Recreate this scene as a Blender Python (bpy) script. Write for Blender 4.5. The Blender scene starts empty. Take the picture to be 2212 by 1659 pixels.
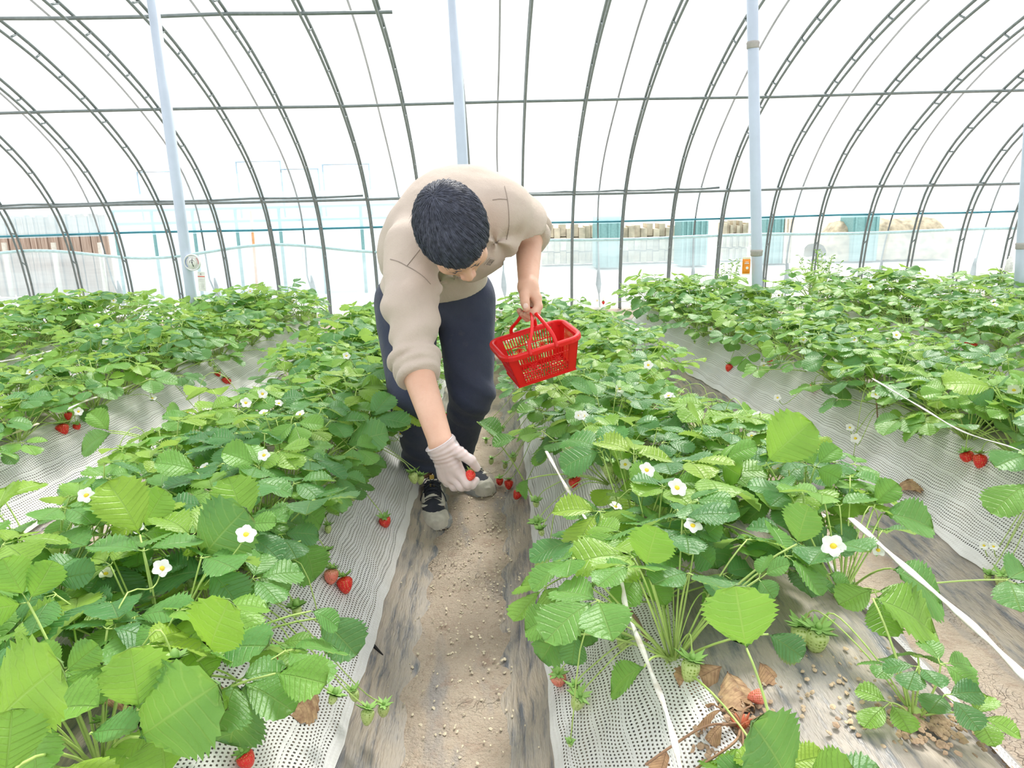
import bpy, math, random, os
import numpy as np
from mathutils import Vector, Matrix, Euler

rnd = random.Random(7)
nr = np.random.RandomState(11)
C = bpy.context.scene.collection
scene = bpy.context.scene
PI = math.pi

# ------------------------------------------------------------------ camera
F_PX, CAM_H = 1600.0, 1.2
_rho = math.radians(1.65)
_dy = np.array([1066.0 - 1106.0, -(431.0 - 829.5), -F_PX]); _dy /= np.linalg.norm(_dy)
_dx = np.array([math.cos(_rho), math.sin(_rho), 0.0]); _dx[2] = -(_dx @ _dy) / _dy[2]; _dx /= np.linalg.norm(_dx)
_dz = np.cross(_dx, _dy)
CM = np.array([_dx, _dy, _dz])          # camera axes seen from the world
cam_d = bpy.data.cameras.new('camera'); cam = bpy.data.objects.new('camera', cam_d); C.objects.link(cam)
cam_d.sensor_fit = 'HORIZONTAL'; cam_d.sensor_width = 36.0; cam_d.lens = 36.0 * F_PX / 2212.0
cam_d.clip_start = 0.02; cam_d.clip_end = 400
_m = Matrix([[CM[i][j] for j in range(3)] for i in range(3)]).to_4x4(); _m.translation = (0, 0, CAM_H)
cam.matrix_world = _m
scene.camera = cam

def ray(px, py):
    return CM @ np.array([px - 1106.0, -(py - 829.5), -F_PX])
def at(px, py, Y=None, Z=None, X=None):
    """the point of the place that a spot of the photograph shows, at a known depth, height or offset"""
    d = ray(px, py)
    t = Y / d[1] if Y is not None else ((Z - CAM_H) / d[2] if Z is not None else X / d[0])
    return np.array([0, 0, CAM_H]) + d * t
def proj(p):
    c = CM.T @ (np.asarray(p, float) - [0, 0, CAM_H]); return 1106 + F_PX * c[0] / -c[2], 829.5 - F_PX * c[1] / -c[2], -c[2]

# ------------------------------------------------------------------ light
scene.view_settings.view_transform = 'Standard'; scene.view_settings.look = 'None'
scene.view_settings.gamma = 1.0; scene.view_settings.use_curve_mapping = False
scene.view_settings.exposure = EXPOSURE = 0.76
wd = bpy.data.worlds.new('hazy_white_sky'); scene.world = wd; wd.use_nodes = True
wn = wd.node_tree.nodes; wl = wd.node_tree.links; wn.clear()
_o = wn.new('ShaderNodeOutputWorld'); _b = wn.new('ShaderNodeBackground'); _b.inputs[0].default_value = (0.97, 0.985, 1.0, 1); _b.inputs[1].default_value = 0.95
wl.new(_b.outputs[0], _o.inputs[0])
sun_d = bpy.data.lights.new('sun', 'SUN'); sun_d.energy = 3.1; sun_d.angle = math.radians(16); sun_d.color = (1, 0.96, 0.88)
sun = bpy.data.objects.new('sun', sun_d); C.objects.link(sun)
_sd = Vector((0.40, 1.0, 1.25)).normalized()      # towards the sun: ahead, a little right, high
sun.rotation_euler = _sd.to_track_quat('Z', 'Y').to_euler(); sun.location = (3, 9, 9)
try:
    scene.cycles.max_bounces = 8; scene.cycles.transparent_max_bounces = 16
    scene.cycles.diffuse_bounces = 3; scene.cycles.glossy_bounces = 2; scene.cycles.transmission_bounces = 4
    scene.cycles.caustics_reflective = False; scene.cycles.caustics_refractive = False
    scene.cycles.sample_clamp_indirect = 6
except Exception:
    pass

# ------------------------------------------------------------------ helpers
def link(o, parent=None):
    C.objects.link(o)
    if parent is not None: o.parent = parent
    return o
def mk(name, v, f, mat, parent=None, smooth=True, attrs=None, mats=None, midx=None):
    me = bpy.data.meshes.new(name)
    v = np.asarray(v, np.float32).reshape(-1, 3)
    if isinstance(f, np.ndarray):
        n, k = f.shape
        me.vertices.add(len(v)); me.vertices.foreach_set('co', v.ravel())
        me.loops.add(n * k); me.loops.foreach_set('vertex_index', f.astype(np.int32).ravel())
        me.polygons.add(n); me.polygons.foreach_set('loop_start', np.arange(0, n * k, k, dtype=np.int32))
        me.update(calc_edges=True); me.validate()
    else:
        me.from_pydata([tuple(map(float, a)) for a in v], [], [list(map(int, a)) for a in f]); me.update()
    for m in (mats or [mat]): me.materials.append(m)
    if smooth: me.polygons.foreach_set('use_smooth', [True] * len(me.polygons))
    if midx is not None: me.polygons.foreach_set('material_index', [int(i) for i in midx])
    if attrs:
        for k, a in attrs.items():
            a = np.asarray(a, np.float32)
            at_ = me.attributes.new(k, 'FLOAT_VECTOR' if a.ndim == 2 else 'FLOAT', 'POINT')
            at_.data.foreach_set('vector' if a.ndim == 2 else 'value', a.ravel())
    o = bpy.data.objects.new(name, me)
    return link(o, parent)
def emp(name, loc=(0, 0, 0), rz=0.0, parent=None):
    o = bpy.data.objects.new(name, None); o.location = tuple(float(a) for a in loc); o.rotation_euler = (0, 0, rz); o.empty_display_size = 0.05
    return link(o, parent)
def tag(o, label=None, cat=None, group=None, kind=None):
    if label: o['label'] = label
    if cat: o['category'] = cat
    if group: o['group'] = group
    if kind: o['kind'] = kind
    return o
def struct(o): o['kind'] = 'structure'; return o

class MB:
    """collects shapes into one mesh"""
    def __init__(s): s.v = []; s.f = []; s.a = []; s.m = []
    def add(s, v, f, mi=0, a=None):
        k = len(s.v); s.v += [tuple(map(float, p)) for p in v]; s.f += [[int(i) + k for i in q] for q in f]; s.m += [mi] * len(f)
        s.a += [tuple(p) for p in (a if a is not None else [(0, 0, 0)] * len(v))]
    def box(s, c, d, rot=None, mi=0):
        R = rot if rot is not None else Matrix.Identity(3)
        v = [Vector(c) + R @ Vector((x * d[0] / 2, y * d[1] / 2, z * d[2] / 2)) for x in (-1, 1) for y in (-1, 1) for z in (-1, 1)]
        s.add(v, [(0, 1, 3, 2), (4, 6, 7, 5), (0, 4, 5, 1), (2, 3, 7, 6), (0, 2, 6, 4), (1, 5, 7, 3)], mi)
    def tube(s, pts, r, n=8, mi=0, flat=1.0, caps=True, up=None):
        P = [Vector(map(float, p)) for p in pts]; m = len(P)
        rs = r if hasattr(r, '__len__') else [r] * m
        T = [(P[min(i + 1, m - 1)] - P[max(i - 1, 0)]).normalized() for i in range(m)]
        u = Vector(up) if up is not None else (Vector((0, 0, 1)) if abs(T[0].z) < 0.9 else Vector((1, 0, 0)))
        v = []
        for i in range(m):
            a = u - T[i] * u.dot(T[i])
            if a.length < 1e-5: a = T[i].orthogonal()
            a.normalize(); b = T[i].cross(a)
            if up is None: u = a
            for k in range(n):
                t = 2 * PI * k / n
                v.append(P[i] + a * math.cos(t) * rs[i] * flat + b * math.sin(t) * rs[i])
        f = [(i * n + k, i * n + (k + 1) % n, (i + 1) * n + (k + 1) % n, (i + 1) * n + k) for i in range(m - 1) for k in range(n)]
        if caps: f += [list(range(n))[::-1], [(m - 1) * n + k for k in range(n)]]
        s.add(v, f, mi)
    def lathe(s, prof, n=20, M=None, mi=0):
        v = []; f = []
        for (r, z) in prof:
            for k in range(n): v.append(Vector((r * math.cos(2 * PI * k / n), r * math.sin(2 * PI * k / n), z)))
        if M is not None: v = [M @ p for p in v]
        f = [(i * n + k, i * n + (k + 1) % n, (i + 1) * n + (k + 1) % n, (i + 1) * n + k) for i in range(len(prof) - 1) for k in range(n)]
        f += [list(range(n))[::-1], [(len(prof) - 1) * n + k for k in range(n)]]
        s.add(v, f, mi)
    def build(s, name, mat, parent=None, smooth=True, mats=None):
        return mk(name, s.v, s.f, mat, parent, smooth, mats=mats, midx=s.m if mats else None)
def strip(name, rows, mat, parent=None, uv=None):
    """rows[i][j] points -> quad sheet; attribute uvw carries metres along and across"""
    A = np.array(rows, float); n, m, _ = A.shape
    i, j = np.meshgrid(np.arange(n - 1), np.arange(m - 1), indexing='ij'); q = (i * m + j).ravel()
    f = np.stack([q, q + 1, q + m + 1, q + m], 1)
    at_ = {'uvw': np.array(uv, float).reshape(-1, 3)} if uv is not None else None
    return mk(name, A.reshape(-1, 3), f, mat, parent, attrs=at_)
def smoothpts(pts, n):
    """Catmull-Rom through pts"""
    P = [np.array(p, float) for p in pts]; P = [2 * P[0] - P[1]] + P + [2 * P[-1] - P[-2]]; out = []
    m = len(P) - 3
    for i in range(m):
        a, b, c, d = P[i:i + 4]
        for k in range(n):
            t = k / n; out.append(.5 * ((2 * b) + (c - a) * t + (2 * a - 5 * b + 4 * c - d) * t * t + (3 * b - a - 3 * c + d) * t ** 3))
    out.append(P[-2]); return out

# ------------------------------------------------------------------ materials
class N:
    def __init__(s, name):
        s.m = bpy.data.materials.new(name); s.m.use_nodes = True; s.t = s.m.node_tree; s.t.nodes.clear()
        s.out = s.n('ShaderNodeOutputMaterial')
    def n(s, t, **k):
        q = s.t.nodes.new(t)
        for a, b in k.items(): setattr(q, a, b)
        return q
    def l(s, a, b): s.t.links.new(a, b)
    def put(s, sock, v):
        if hasattr(v, 'is_linked') or hasattr(v, 'links'): s.l(v, sock)
        elif isinstance(v, (tuple, list)): sock.default_value = tuple(v) + ((1,) if len(v) == 3 and len(sock.default_value) == 4 else ())
        else: sock.default_value = v
    def math(s, op, a, b=0.0, c=0.0, clamp=False):
        q = s.n('ShaderNodeMath', operation=op, use_clamp=clamp)
        for i, x in enumerate((a, b, c)):
            if i < len(q.inputs): s.put(q.inputs[i], x)
        return q.outputs[0]
    def mix(s, fac, a, b, blend='MIX'):
        q = s.n('ShaderNodeMix', data_type='RGBA', blend_type=blend); s.put(q.inputs[0], fac); s.put(q.inputs[6], a); s.put(q.inputs[7], b); return q.outputs[2]
    def noise(s, scale=5, vec=None, detail=3, rough=.55, sc3=None):
        q = s.n('ShaderNodeTexNoise'); q.inputs['Scale'].default_value = scale; q.inputs['Detail'].default_value = detail; q.inputs['Roughness'].default_value = rough
        if vec is None: vec = s.n('ShaderNodeTexCoord').outputs['Object']
        if sc3:
            mp = s.n('ShaderNodeMapping'); mp.inputs['Scale'].default_value = sc3; s.l(vec, mp.inputs[0]); vec = mp.outputs[0]
        s.l(vec, q.inputs['Vector']); return q.outputs[0]
    def ramp(s, v, lo, hi, a=0.0, b=1.0):
        q = s.n('ShaderNodeMapRange'); s.put(q.inputs[0], v); q.inputs[1].default_value = lo; q.inputs[2].default_value = hi; q.inputs[3].default_value = a; q.inputs[4].default_value = b; return q.outputs[0]
    def attr(s, name):
        return s.n('ShaderNodeAttribute', attribute_name=name).outputs['Vector']
    def sep(s, v):
        q = s.n('ShaderNodeSeparateXYZ'); s.l(v, q.inputs[0]); return q.outputs
    def bump(s, h, dist=.002, strength=1.0):
        q = s.n('ShaderNodeBump'); q.inputs['Strength'].default_value = strength; q.inputs['Distance'].default_value = dist; s.l(h, q.inputs['Height']); return q.outputs[0]
    def pbr(s, col, rough=.6, metal=0., nor=None, spec=None, **k):
        p = s.n('ShaderNodeBsdfPrincipled'); s.put(p.inputs['Base Color'], col); s.put(p.inputs['Roughness'], rough); p.inputs['Metallic'].default_value = metal
        if spec is not None: p.inputs['Specular IOR Level'].default_value = spec
        if nor is not None: s.l(nor, p.inputs['Normal'])
        for a, b in k.items(): s.put(p.inputs[a.replace('_', ' ')], b)
        return p.outputs[0]
    def shmix(s, fac, a, b):
        q = s.n('ShaderNodeMixShader'); s.put(q.inputs[0], fac); s.l(a, q.inputs[1]); s.l(b, q.inputs[2]); return q.outputs[0]
    def transl(s, col):
        q = s.n('ShaderNodeBsdfTranslucent'); s.put(q.inputs[0], col); return q.outputs[0]
    def transp(s, col=(1, 1, 1)):
        q = s.n('ShaderNodeBsdfTransparent'); s.put(q.inputs[0], col); return q.outputs[0]
    def done(s, sh): s.l(sh, s.out.inputs[0]); return s.m

def plain(name, col, rough=.6, metal=0., var=.12, scale=30, bump=0.0):
    m = N(name); n = m.noise(scale)
    c = m.mix(m.ramp(n, .3, .7), tuple(x * (1 - var) for x in col), tuple(min(1, x * (1 + var)) for x in col))
    return m.done(m.pbr(c, rough, metal, nor=m.bump(n, bump) if bump else None))

def leaf_mat(name, dry=False):
    m = N(name)
    lf = m.sep(m.attr('lf')); u, v, t = lf[0], lf[1], lf[2]
    inf = m.n('ShaderNodeObjectInfo').outputs['Random']
    av = m.math('ABSOLUTE', v)
    # side veins run forwards from the midrib
    ph = m.math('FRACT', m.math('MULTIPLY', m.math('SUBTRACT', u, m.math('MULTIPLY', av, .17)), 9.0))
    vein = m.math('SUBTRACT', 1.0, m.math('MULTIPLY', m.math('ABSOLUTE', m.math('SUBTRACT', ph, .5)), 2.0))
    side = m.ramp(vein, .74, 1.0)
    mid = m.ramp(av, .0, .05, 1.0, 0.0)
    vv = m.math('MAXIMUM', m.math('MULTIPLY', side, .55), mid)
    if dry:
        c = m.mix(t, (.42, .24, .13), (.62, .42, .24)); n = m.noise(60)
        c = m.mix(m.ramp(n, .35, .7), c, (.28, .15, .09)); tl = (.5, .3, .15)
        tr = .12
    else:
        tt = m.math('ADD', m.math('MULTIPLY', t, .85), m.math('MULTIPLY', inf, .15))
        cr = m.n('ShaderNodeValToRGB'); m.put(cr.inputs[0], tt); e = cr.color_ramp.elements
        e[0].position = 0; e[0].color = (.062, .21, .072, 1); e[1].position = 1; e[1].color = (.34, .52, .055, 1)
        for p_, c_ in ((.3, (.10, .30, .085, 1)), (.62, (.19, .43, .075, 1)), (.85, (.25, .47, .06, 1))):
            q = e.new(p_); q.color = c_
        c = cr.outputs[0]
        # pale underside
        geo = m.n('ShaderNodeNewGeometry').outputs['Backfacing']
        c = m.mix(m.math('MULTIPLY', geo, .45), c, (.36, .52, .28))
        c = m.mix(m.math('MULTIPLY', vv, .42), c, (.42, .60, .22))
        # browned patches on the rim of old leaves
        nz = m.noise(14); rim = m.math('MULTIPLY', m.ramp(av, .8, 1.0), m.ramp(nz, .62, .72)); rim = m.math('MULTIPLY', rim, m.ramp(t, .35, .1))
        c = m.mix(rim, c, (.35, .2, .08)); tl = m.mix(.5, c, (.46, .66, .06), 'MIX'); tr = .42
    nor = m.bump(m.math('SUBTRACT', m.noise(160, detail=2), m.math('MULTIPLY', vv, 1.15)), .0015, .85)
    p = m.pbr(c, .40 if not dry else .8, nor=nor, spec=.5)
    return m.done(m.shmix(tr, p, m.transl(tl)))
M = {}
M['leaf'] = leaf_mat('strawberry_leaf'); M['dry_leaf'] = leaf_mat('dry_leaf', True)
M['stalk'] = plain('leaf_stalk', (.42, .58, .16), .55, var=.25, scale=12)
M['dry_stalk'] = plain('dry_stalk', (.35, .2, .12), .8)
def berry_mat(name, body, tip, seed):
    m = N(name); tc = m.n('ShaderNodeTexCoord').outputs['Object']
    vo = m.n('ShaderNodeTexVoronoi'); vo.inputs['Scale'].default_value = 260; vo.inputs['Randomness'].default_value = .25; m.l(tc, vo.inputs['Vector'])
    s = m.ramp(vo.outputs['Distance'], .22, .34, 1, 0); z = m.sep(tc)[2]
    inf = m.n('ShaderNodeObjectInfo').outputs['Random']
    c = m.mix(m.math('MULTIPLY', m.ramp(z, -.012, .0), m.ramp(inf, 0, 1, .2, .7)), body, tip)
    c = m.mix(s, c, seed)
    return m.done(m.pbr(c, .28, nor=m.bump(m.ramp(vo.outputs['Distance'], .1, .6), .0011), spec=.55))
M['red_berry'] = berry_mat('ripe_strawberry', (.78, .022, .02), (.72, .05, .03), (.8, .30, .08))
M['pale_berry'] = berry_mat('blushing_strawberry', (.85, .22, .16), (.80, .55, .36), (.5, .2, .05))
M['green_berry'] = berry_mat('unripe_strawberry', (.50, .64, .22), (.56, .66, .30), (.22, .34, .04))
M['calyx'] = plain('calyx', (.30, .52, .14), .6, var=.2, scale=60)
M['petal'] = (lambda m: m.done(m.shmix(.25, m.pbr((.92, .93, .90), .6), m.transl((.95, .95, .9)))))(N('petal'))
M['flower_center'] = plain('flower_center', (.80, .60, .04), .7, scale=300, bump=.001)
# ------------------------------------------------------------------ ground, beds
def mat_ground():
    m = N('trodden_soil'); n1 = m.noise(3); n2 = m.noise(45, detail=5, rough=.7); n3 = m.noise(9, sc3=(1, .25, 1))
    c = m.mix(m.ramp(n1, .35, .65), (.49, .40, .32), (.57, .475, .385)); c = m.mix(m.ramp(n2, .48, .75, 0, .7), c, (.42, .31, .235))
    c = m.mix(m.math('MULTIPLY', m.ramp(n3, .54, .66), .6), c, (.27, .28, .31)); c = m.mix(m.math('MULTIPLY', m.ramp(m.noise(13, detail=6, rough=.75), .55, .66), .5), c, (.37, .25, .19))
    cr = m.n('ShaderNodeTexVoronoi', feature='DISTANCE_TO_EDGE'); cr.inputs['Scale'].default_value = 38
    w = m.n('ShaderNodeTexCoord').outputs['Object']; ad = m.n('ShaderNodeVectorMath', operation='ADD'); m.l(w, ad.inputs[0])
    nn = m.n('ShaderNodeTexNoise'); nn.inputs['Scale'].default_value = 8; m.l(w, nn.inputs['Vector']); sc = m.n('ShaderNodeVectorMath', operation='SCALE'); m.l(nn.outputs[1], sc.inputs[0]); sc.inputs['Scale'].default_value = .25; m.l(sc.outputs[0], ad.inputs[1])
    m.l(ad.outputs[0], cr.inputs['Vector'])
    ck = m.math('MULTIPLY', m.ramp(cr.outputs[0], .0, .03, 1, 0), m.ramp(n1, .56, .66)); c = m.mix(m.math('MULTIPLY', ck, .35), c, (.36, .25, .18))
    return m.done(m.pbr(c, .9, nor=m.bump(m.math('SUBTRACT', m.math('ADD', m.math('ADD', n2, m.noise(150, detail=4)), m.math('MULTIPLY', n3, .6)), ck), .009)))
def mat_film():
    m = N('mulch_film'); tc = m.n('ShaderNodeTexCoord').outputs['Object']
    n1 = m.noise(4, detail=5); n2 = m.noise(26, sc3=(1.6, .22, 1.6), detail=4, rough=.65); n3 = m.noise(90, detail=3)
    c = m.mix(m.ramp(n1, .36, .62), (.30, .285, .27), (.44, .375, .31))
    c = m.mix(m.ramp(n2, .50, .68), c, (.135, .145, .17)); c = m.mix(m.math('MULTIPLY', m.ramp(n3, .55, .7), .25), c, (.5, .42, .33))
    return m.done(m.pbr(c, m.ramp(n2, .4, .7, .62, .34), nor=m.bump(n2, .012), spec=.5))
def mat_net():
    """white woven shade cloth: rows of slanted slots between cords, the slots are open"""
    m = N('shade_net'); uv = m.sep(m.attr('uvw')); a, c_ = uv[0], uv[1]      # a metres along the bed, c_ metres up the slope
    wob = m.noise(5, detail=2)
    cc = m.math('ADD', m.math('MULTIPLY', c_, 118), m.math('MULTIPLY', wob, .8)); aa = m.math('ADD', m.math('MULTIPLY', a, 105), m.math('MULTIPLY', cc, .42))
    row = m.math('FLOOR', cc); aa = m.math('ADD', aa, m.math('MULTIPLY', row, .37))
    fy = m.math('ABSOLUTE', m.math('SUBTRACT', m.math('FRACT', cc), .5)); fx = m.math('ABSOLUTE', m.math('SUBTRACT', m.math('FRACT', aa), .5))
    hole = m.math('MULTIPLY', m.math('LESS_THAN', fy, .22), m.math('LESS_THAN', fx, .24))
    band = m.math('FRACT', m.math('MULTIPLY', cc, .125)); hole = m.math('MULTIPLY', hole, m.math('LESS_THAN', band, .93))
    hem = uv[2]; hole = m.math('MULTIPLY', hole, m.math('LESS_THAN', hem, .5))
    d = m.mix(m.ramp(m.noise(7), .35, .7), (.88, .88, .90), (.76, .75, .74))
    sh = m.shmix(.12, m.pbr(d, .55, nor=m.bump(m.math('ADD', fy, fx), .001)), m.transl((.8, .8, .8)))
    return m.done(m.shmix(hole, sh, m.transp()))
M['soil'] = mat_ground(); M['film'] = mat_film(); M['net'] = mat_net()

# the middle of each aisle, as X over the distance Y (the aisles draw together a little towards the far wall)
AX = {0: [(-2, -.12), (1.2, -.13), (2.5, -.115), (4.2, -.11), (6.3, -.06)],
      1: [(-2, 1.20), (2.2, 1.20), (3, 1.15), (4.4, 1.0), (5.2, .86), (6.3, .70)],
      -1: [(-2, -1.62), (2.0, -1.52), (2.7, -1.40), (3.3, -1.32), (5, -1.22), (6.3, -1.05)],
      2: [(-2, 2.58), (2.5, 2.52), (4, 2.35), (6.3, 1.95)],
      -2: [(-2, -2.95), (2.5, -2.75), (4, -2.6), (6.3, -2.3)],
      3: [(-2, 3.9), (3, 3.8), (6.3, 3.3)], -3: [(-2, -4.2), (3, -4.05), (6.3, -3.6)],
      4: [(-2, 5.2), (3, 5.1), (6.3, 4.65)], -4: [(-2, -5.5), (3, -5.35), (6.3, -4.9)]}
def ax(k, Y): return float(np.interp(Y, [p[0] for p in AX[k]], [p[1] for p in AX[k]]))
YE = 5.95
def bed_z(X, Y):
    d = min(abs(X - ax(k, Y)) for k in AX)
    if Y > YE: return 0.0
    z = np.interp(d, [0, .15, .235, .44, .56, .7], [0, .0, .12, .33, .352, .36])
    return float(z)
def wob(x, y, s=1.0): return .5 * math.sin(5.1 * x * s + 2.3 * y * s + 1.7 * math.sin(3.1 * y * s)) + .5 * math.sin(9.7 * y * s - 4.1 * x * s + 1.3)
# soil floor: one sheet reaching past the walls; the beds stand on it
MB_ = MB()
gx = list(np.linspace(-8.3, 8.3, 70)); gy = list(np.linspace(-2, 8.3, 80))
strip('ground', [[(x, y, .004 * wob(x, y, 3) - .006) for x in gx] for y in gy], M['soil'])['kind'] = 'structure'
M['outside_ground'] = plain('outside_ground', (.72, .70, .66), .9, scale=2)
o = MB(); o.add([(-60, 8.2, -.03), (60, 8.2, -.03), (60, 120, -.02), (-60, 120, -.02)], [(0, 1, 2, 3)]); struct(o.build('ground_outside', M['outside_ground']))
# trodden soil of the aisle in front of the camera gets its own finely bumped sheet
def aisle_rows(k):
    rows = []; uv = []
    for y in np.arange(.5, YE, .02):
        a = ax(k, y); hw = .158 + .010 * wob(k * 3.3, y, 1.1) + .007 * wob(k, y, 3.7) + .003 * wob(k + 2, y, 9)
        rows.append([(a + s * hw, y, .004 + .010 * (1 - s * s) + .006 * wob(a + s * .3, y, 4)) for s in np.linspace(-1, 1, 9)])
    return rows
for k in range(-3, 4):
    struct(strip('path', aisle_rows(k), M['soil']))
BED = {0: ('bed just right of the man', 1), -1: ('bed just left of the man', 1)}
BEDS = list(range(-4, 4))        # bed b lies between aisle b and aisle b+1
def bedshort(b):
    return ORD2[b + 1 if b >= 0 else -b] + (' bed right of man' if b >= 0 else ' bed left of man')
ORD2 = ['', 'first', 'second', 'third', 'fourth']
def bedname(b):
    r = b >= 0; n = b + 1 if r else -b
    return ['', 'first', 'second', 'third', 'fourth'][n] + (' bed right of the man' if r else ' bed left of the man')
for b in BEDS:
    rows = []
    for y in np.arange(.45, YE + .03, .05):
        l = ax(b, y); r = ax(b + 1, y); w = []
        for s, base in ((1, l), (-1, r)):
            part = [(base + s * d, z) for d, z in ((.10, .004), (.135, .012), (.16, .03), (.20, .075), (.235, .118), (.29, .17), (.35, .235), (.40, .285), (.44, .322), (.50, .340))]
            w.append(part)
        mid = [(l + (r - l) * t, .35 + .012 * math.sin(PI * t)) for t in (.45, .5, .55)]
        prof = w[0] + mid + w[1][::-1]
        rows.append([(x + .006 * wob(x, y, 4), y, max(.004, z) + .006 * wob(x * 2.2, y, 3) * (1 if z > .01 else .2)) for x, z in prof])
    # end of the bed closes down to the ground
    rows.append([(x, YE + .12, .0) for x, y, z in rows[-1]])
    o = strip('mulch_film', rows, M['film']); tag(o, 'dusty grey mulch film over the %s' % bedname(b), 'mulch film', 'mulch films over the beds')
    for s, k in ((1, b), (-1, b + 1)):
        if b == -4 and s == 1 or b == 3 and s == -1: continue
        rows = []; uv = []; off = .0
        far0 = .40 if (b, s) == (0, -1) else .50
        for y in np.arange(.45, YE - .02, .035):
            base = ax(k, y); r_ = []; u_ = []
            top = .475 + .02 * wob(k + s, y, 1.2)
            if (b, s) == (0, -1): top = .40 + .02 * wob(k, y, 1.2)
            ds = np.concatenate([[.215, .224], np.linspace(.235, top, 9)])
            for i, d in enumerate(ds):
                z = float(np.interp(d, [.215, .235, .29, .35, .40, .44, .50], [.100, .130, .182, .247, .297, .334, .352]))
                ww = .007 * wob(d * 9 + k, y, 1.9) + .004 * wob(d * 4, y * 2.3, 2.3)
                r_.append((base + s * (d + ww * .6), y, z + .006 + ww * .8)); u_.append((y, d * 1.35, 1.0 if i < 2 else 0.0))
            rows.append(r_); uv.append(u_)
        o = strip('shade_net', rows, M['net'], uv=uv)
        tag(o, 'white woven shade net on the %s slope of the %s' % ('left' if s > 0 else 'right', bedname(b)), 'shade net', 'white nets along the beds')

# ------------------------------------------------------------------ greenhouse
M['tube'] = plain('galvanised_tube', (.20, .235, .235), .45, .3)
M['tube_dark'] = plain('dark_strap', (.16, .17, .17), .6)
M['bluerope'] = plain('blue_green_tube', (.05, .26, .33), .5)
M['pole'] = plain('pvc_pole', (.50, .58, .68), .35, var=.06, scale=6)
M['joint'] = plain('weathered_joint', (.42, .40, .38), .7)
def film_mat(name, fac, col, al=.93):
    m = N(name); n = m.noise(2.2, sc3=(.35, 1, 3)); f = m.ramp(n, .3, .7, fac * .8, min(1, fac * 1.2))
    return m.done(m.shmix(f, m.transp((al, al * 1.0, al * 1.0)), m.shmix(.3, m.transl(col), m.pbr(col, .3))))
M['poly'] = film_mat('greenhouse_film', .14, (.93, .95, .97), .985)
M['poly_low'] = film_mat('lower_curtain_film', .42, (.62, .74, .80), .93)
M['poly_right'] = film_mat('upper_lap_film', .35, (.55, .78, .88), .90)
prof = [(6.11, .0), (6.11, .42), (6.10, .62), (6.04, .95), (5.91, 1.24), (5.62, 1.55), (5.16, 1.84), (4.72, 2.04), (4.30, 2.18), (3.6, 2.36), (2.8, 2.52), (1.8, 2.66), (.8, 2.74), (-.4, 2.78), (-1.6, 2.76)]
SG = 1.33
prof = [(y * SG, 1.2 + (z - 1.2) * SG if z > .3 else max(0.0, z)) for y, z in prof]
PR = smoothpts([(0, y, z) for y, z in prof], 4)
PA = np.array(PR)[:, 1:]
def offs(d):
    """the arch line moved d metres inwards"""
    T = np.gradient(PA, axis=0); T /= np.linalg.norm(T, axis=1)[:, None]
    nrm = np.stack([-T[:, 1], T[:, 0]], 1)     # points inwards (towards -Y at the foot)
    if nrm[0, 0] > 0: nrm = -nrm
    return PA + nrm * d
A0, A1 = offs(.014), offs(.088)
AY = 6.1 * SG
def arch(X, label):
    r = emp('arch_truss', (X, AY, 0)); tag(r, label, 'arch', 'double tube arches of the greenhouse')
    t = MB(); t.tube([(0, y - AY, z) for y, z in A0], .0125, 6); t.build('outer_tube', M['tube'], r)
    t = MB(); t.tube([(0, y - AY, z) for y, z in A1], .0110, 6); t.build('inner_tube', M['tube'], r)
    t = MB(); s = 0; last = A0[0]; k = 0
    for i in range(1, len(A0)):
        s += np.linalg.norm(A0[i] - A0[i - 1])
        if s > .27:
            s = 0; j = min(i + 1, len(A1) - 1)
            t.tube([(0, A0[i][0] - AY, A0[i][1]), (0, .5 * (A1[i][0] + A1[j][0]) - AY, .5 * (A1[i][1] + A1[j][1]))], .008, 5)
    t.build('lattice', M['tube'], r); return r
ORD = ['', 'first', 'second', 'third', 'fourth', 'fifth', 'sixth', 'seventh', 'eighth', 'ninth', 'tenth', 'eleventh', 'twelfth', 'thirteenth', 'fourteenth', 'fifteenth',
       'sixteenth', 'seventeenth', 'eighteenth', 'nineteenth', 'twentieth', 'twenty-first', 'twenty-second', 'twenty-third', 'twenty-fourth', 'twenty-fifth', 'twenty-sixth']
poles = [(-2.16, 5.3, -2.165, 'with the round dial'), (-.183, 5.3, -.226, 'rising behind the man'), (1.884, 5.3, 1.735, 'with the orange packet'), (3.80, 5.3, 3.64, 'at the right edge')]
PN = ['the dial pole', 'the pole behind the man', 'the orange packet pole', 'the right edge pole']
def rel(X, off=0.0, step=.528, base=.298):
    j = min(range(4), key=lambda q: abs(poles[q][0] - X)); dlt = X - poles[j][0]
    n = sum(1 for q in range(-30, 30) if min(0, dlt) < base + step * q - poles[j][0] < max(0, dlt)) + 1
    return '%s %s of %s' % (ORD[n], 'right' if dlt > 0 else 'left', PN[j])
for i in range(-11, 11):
    X = (.224 + .397 * i) * SG
    arch(X, 'grey steel double tube arch, ' + rel(X))
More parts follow.
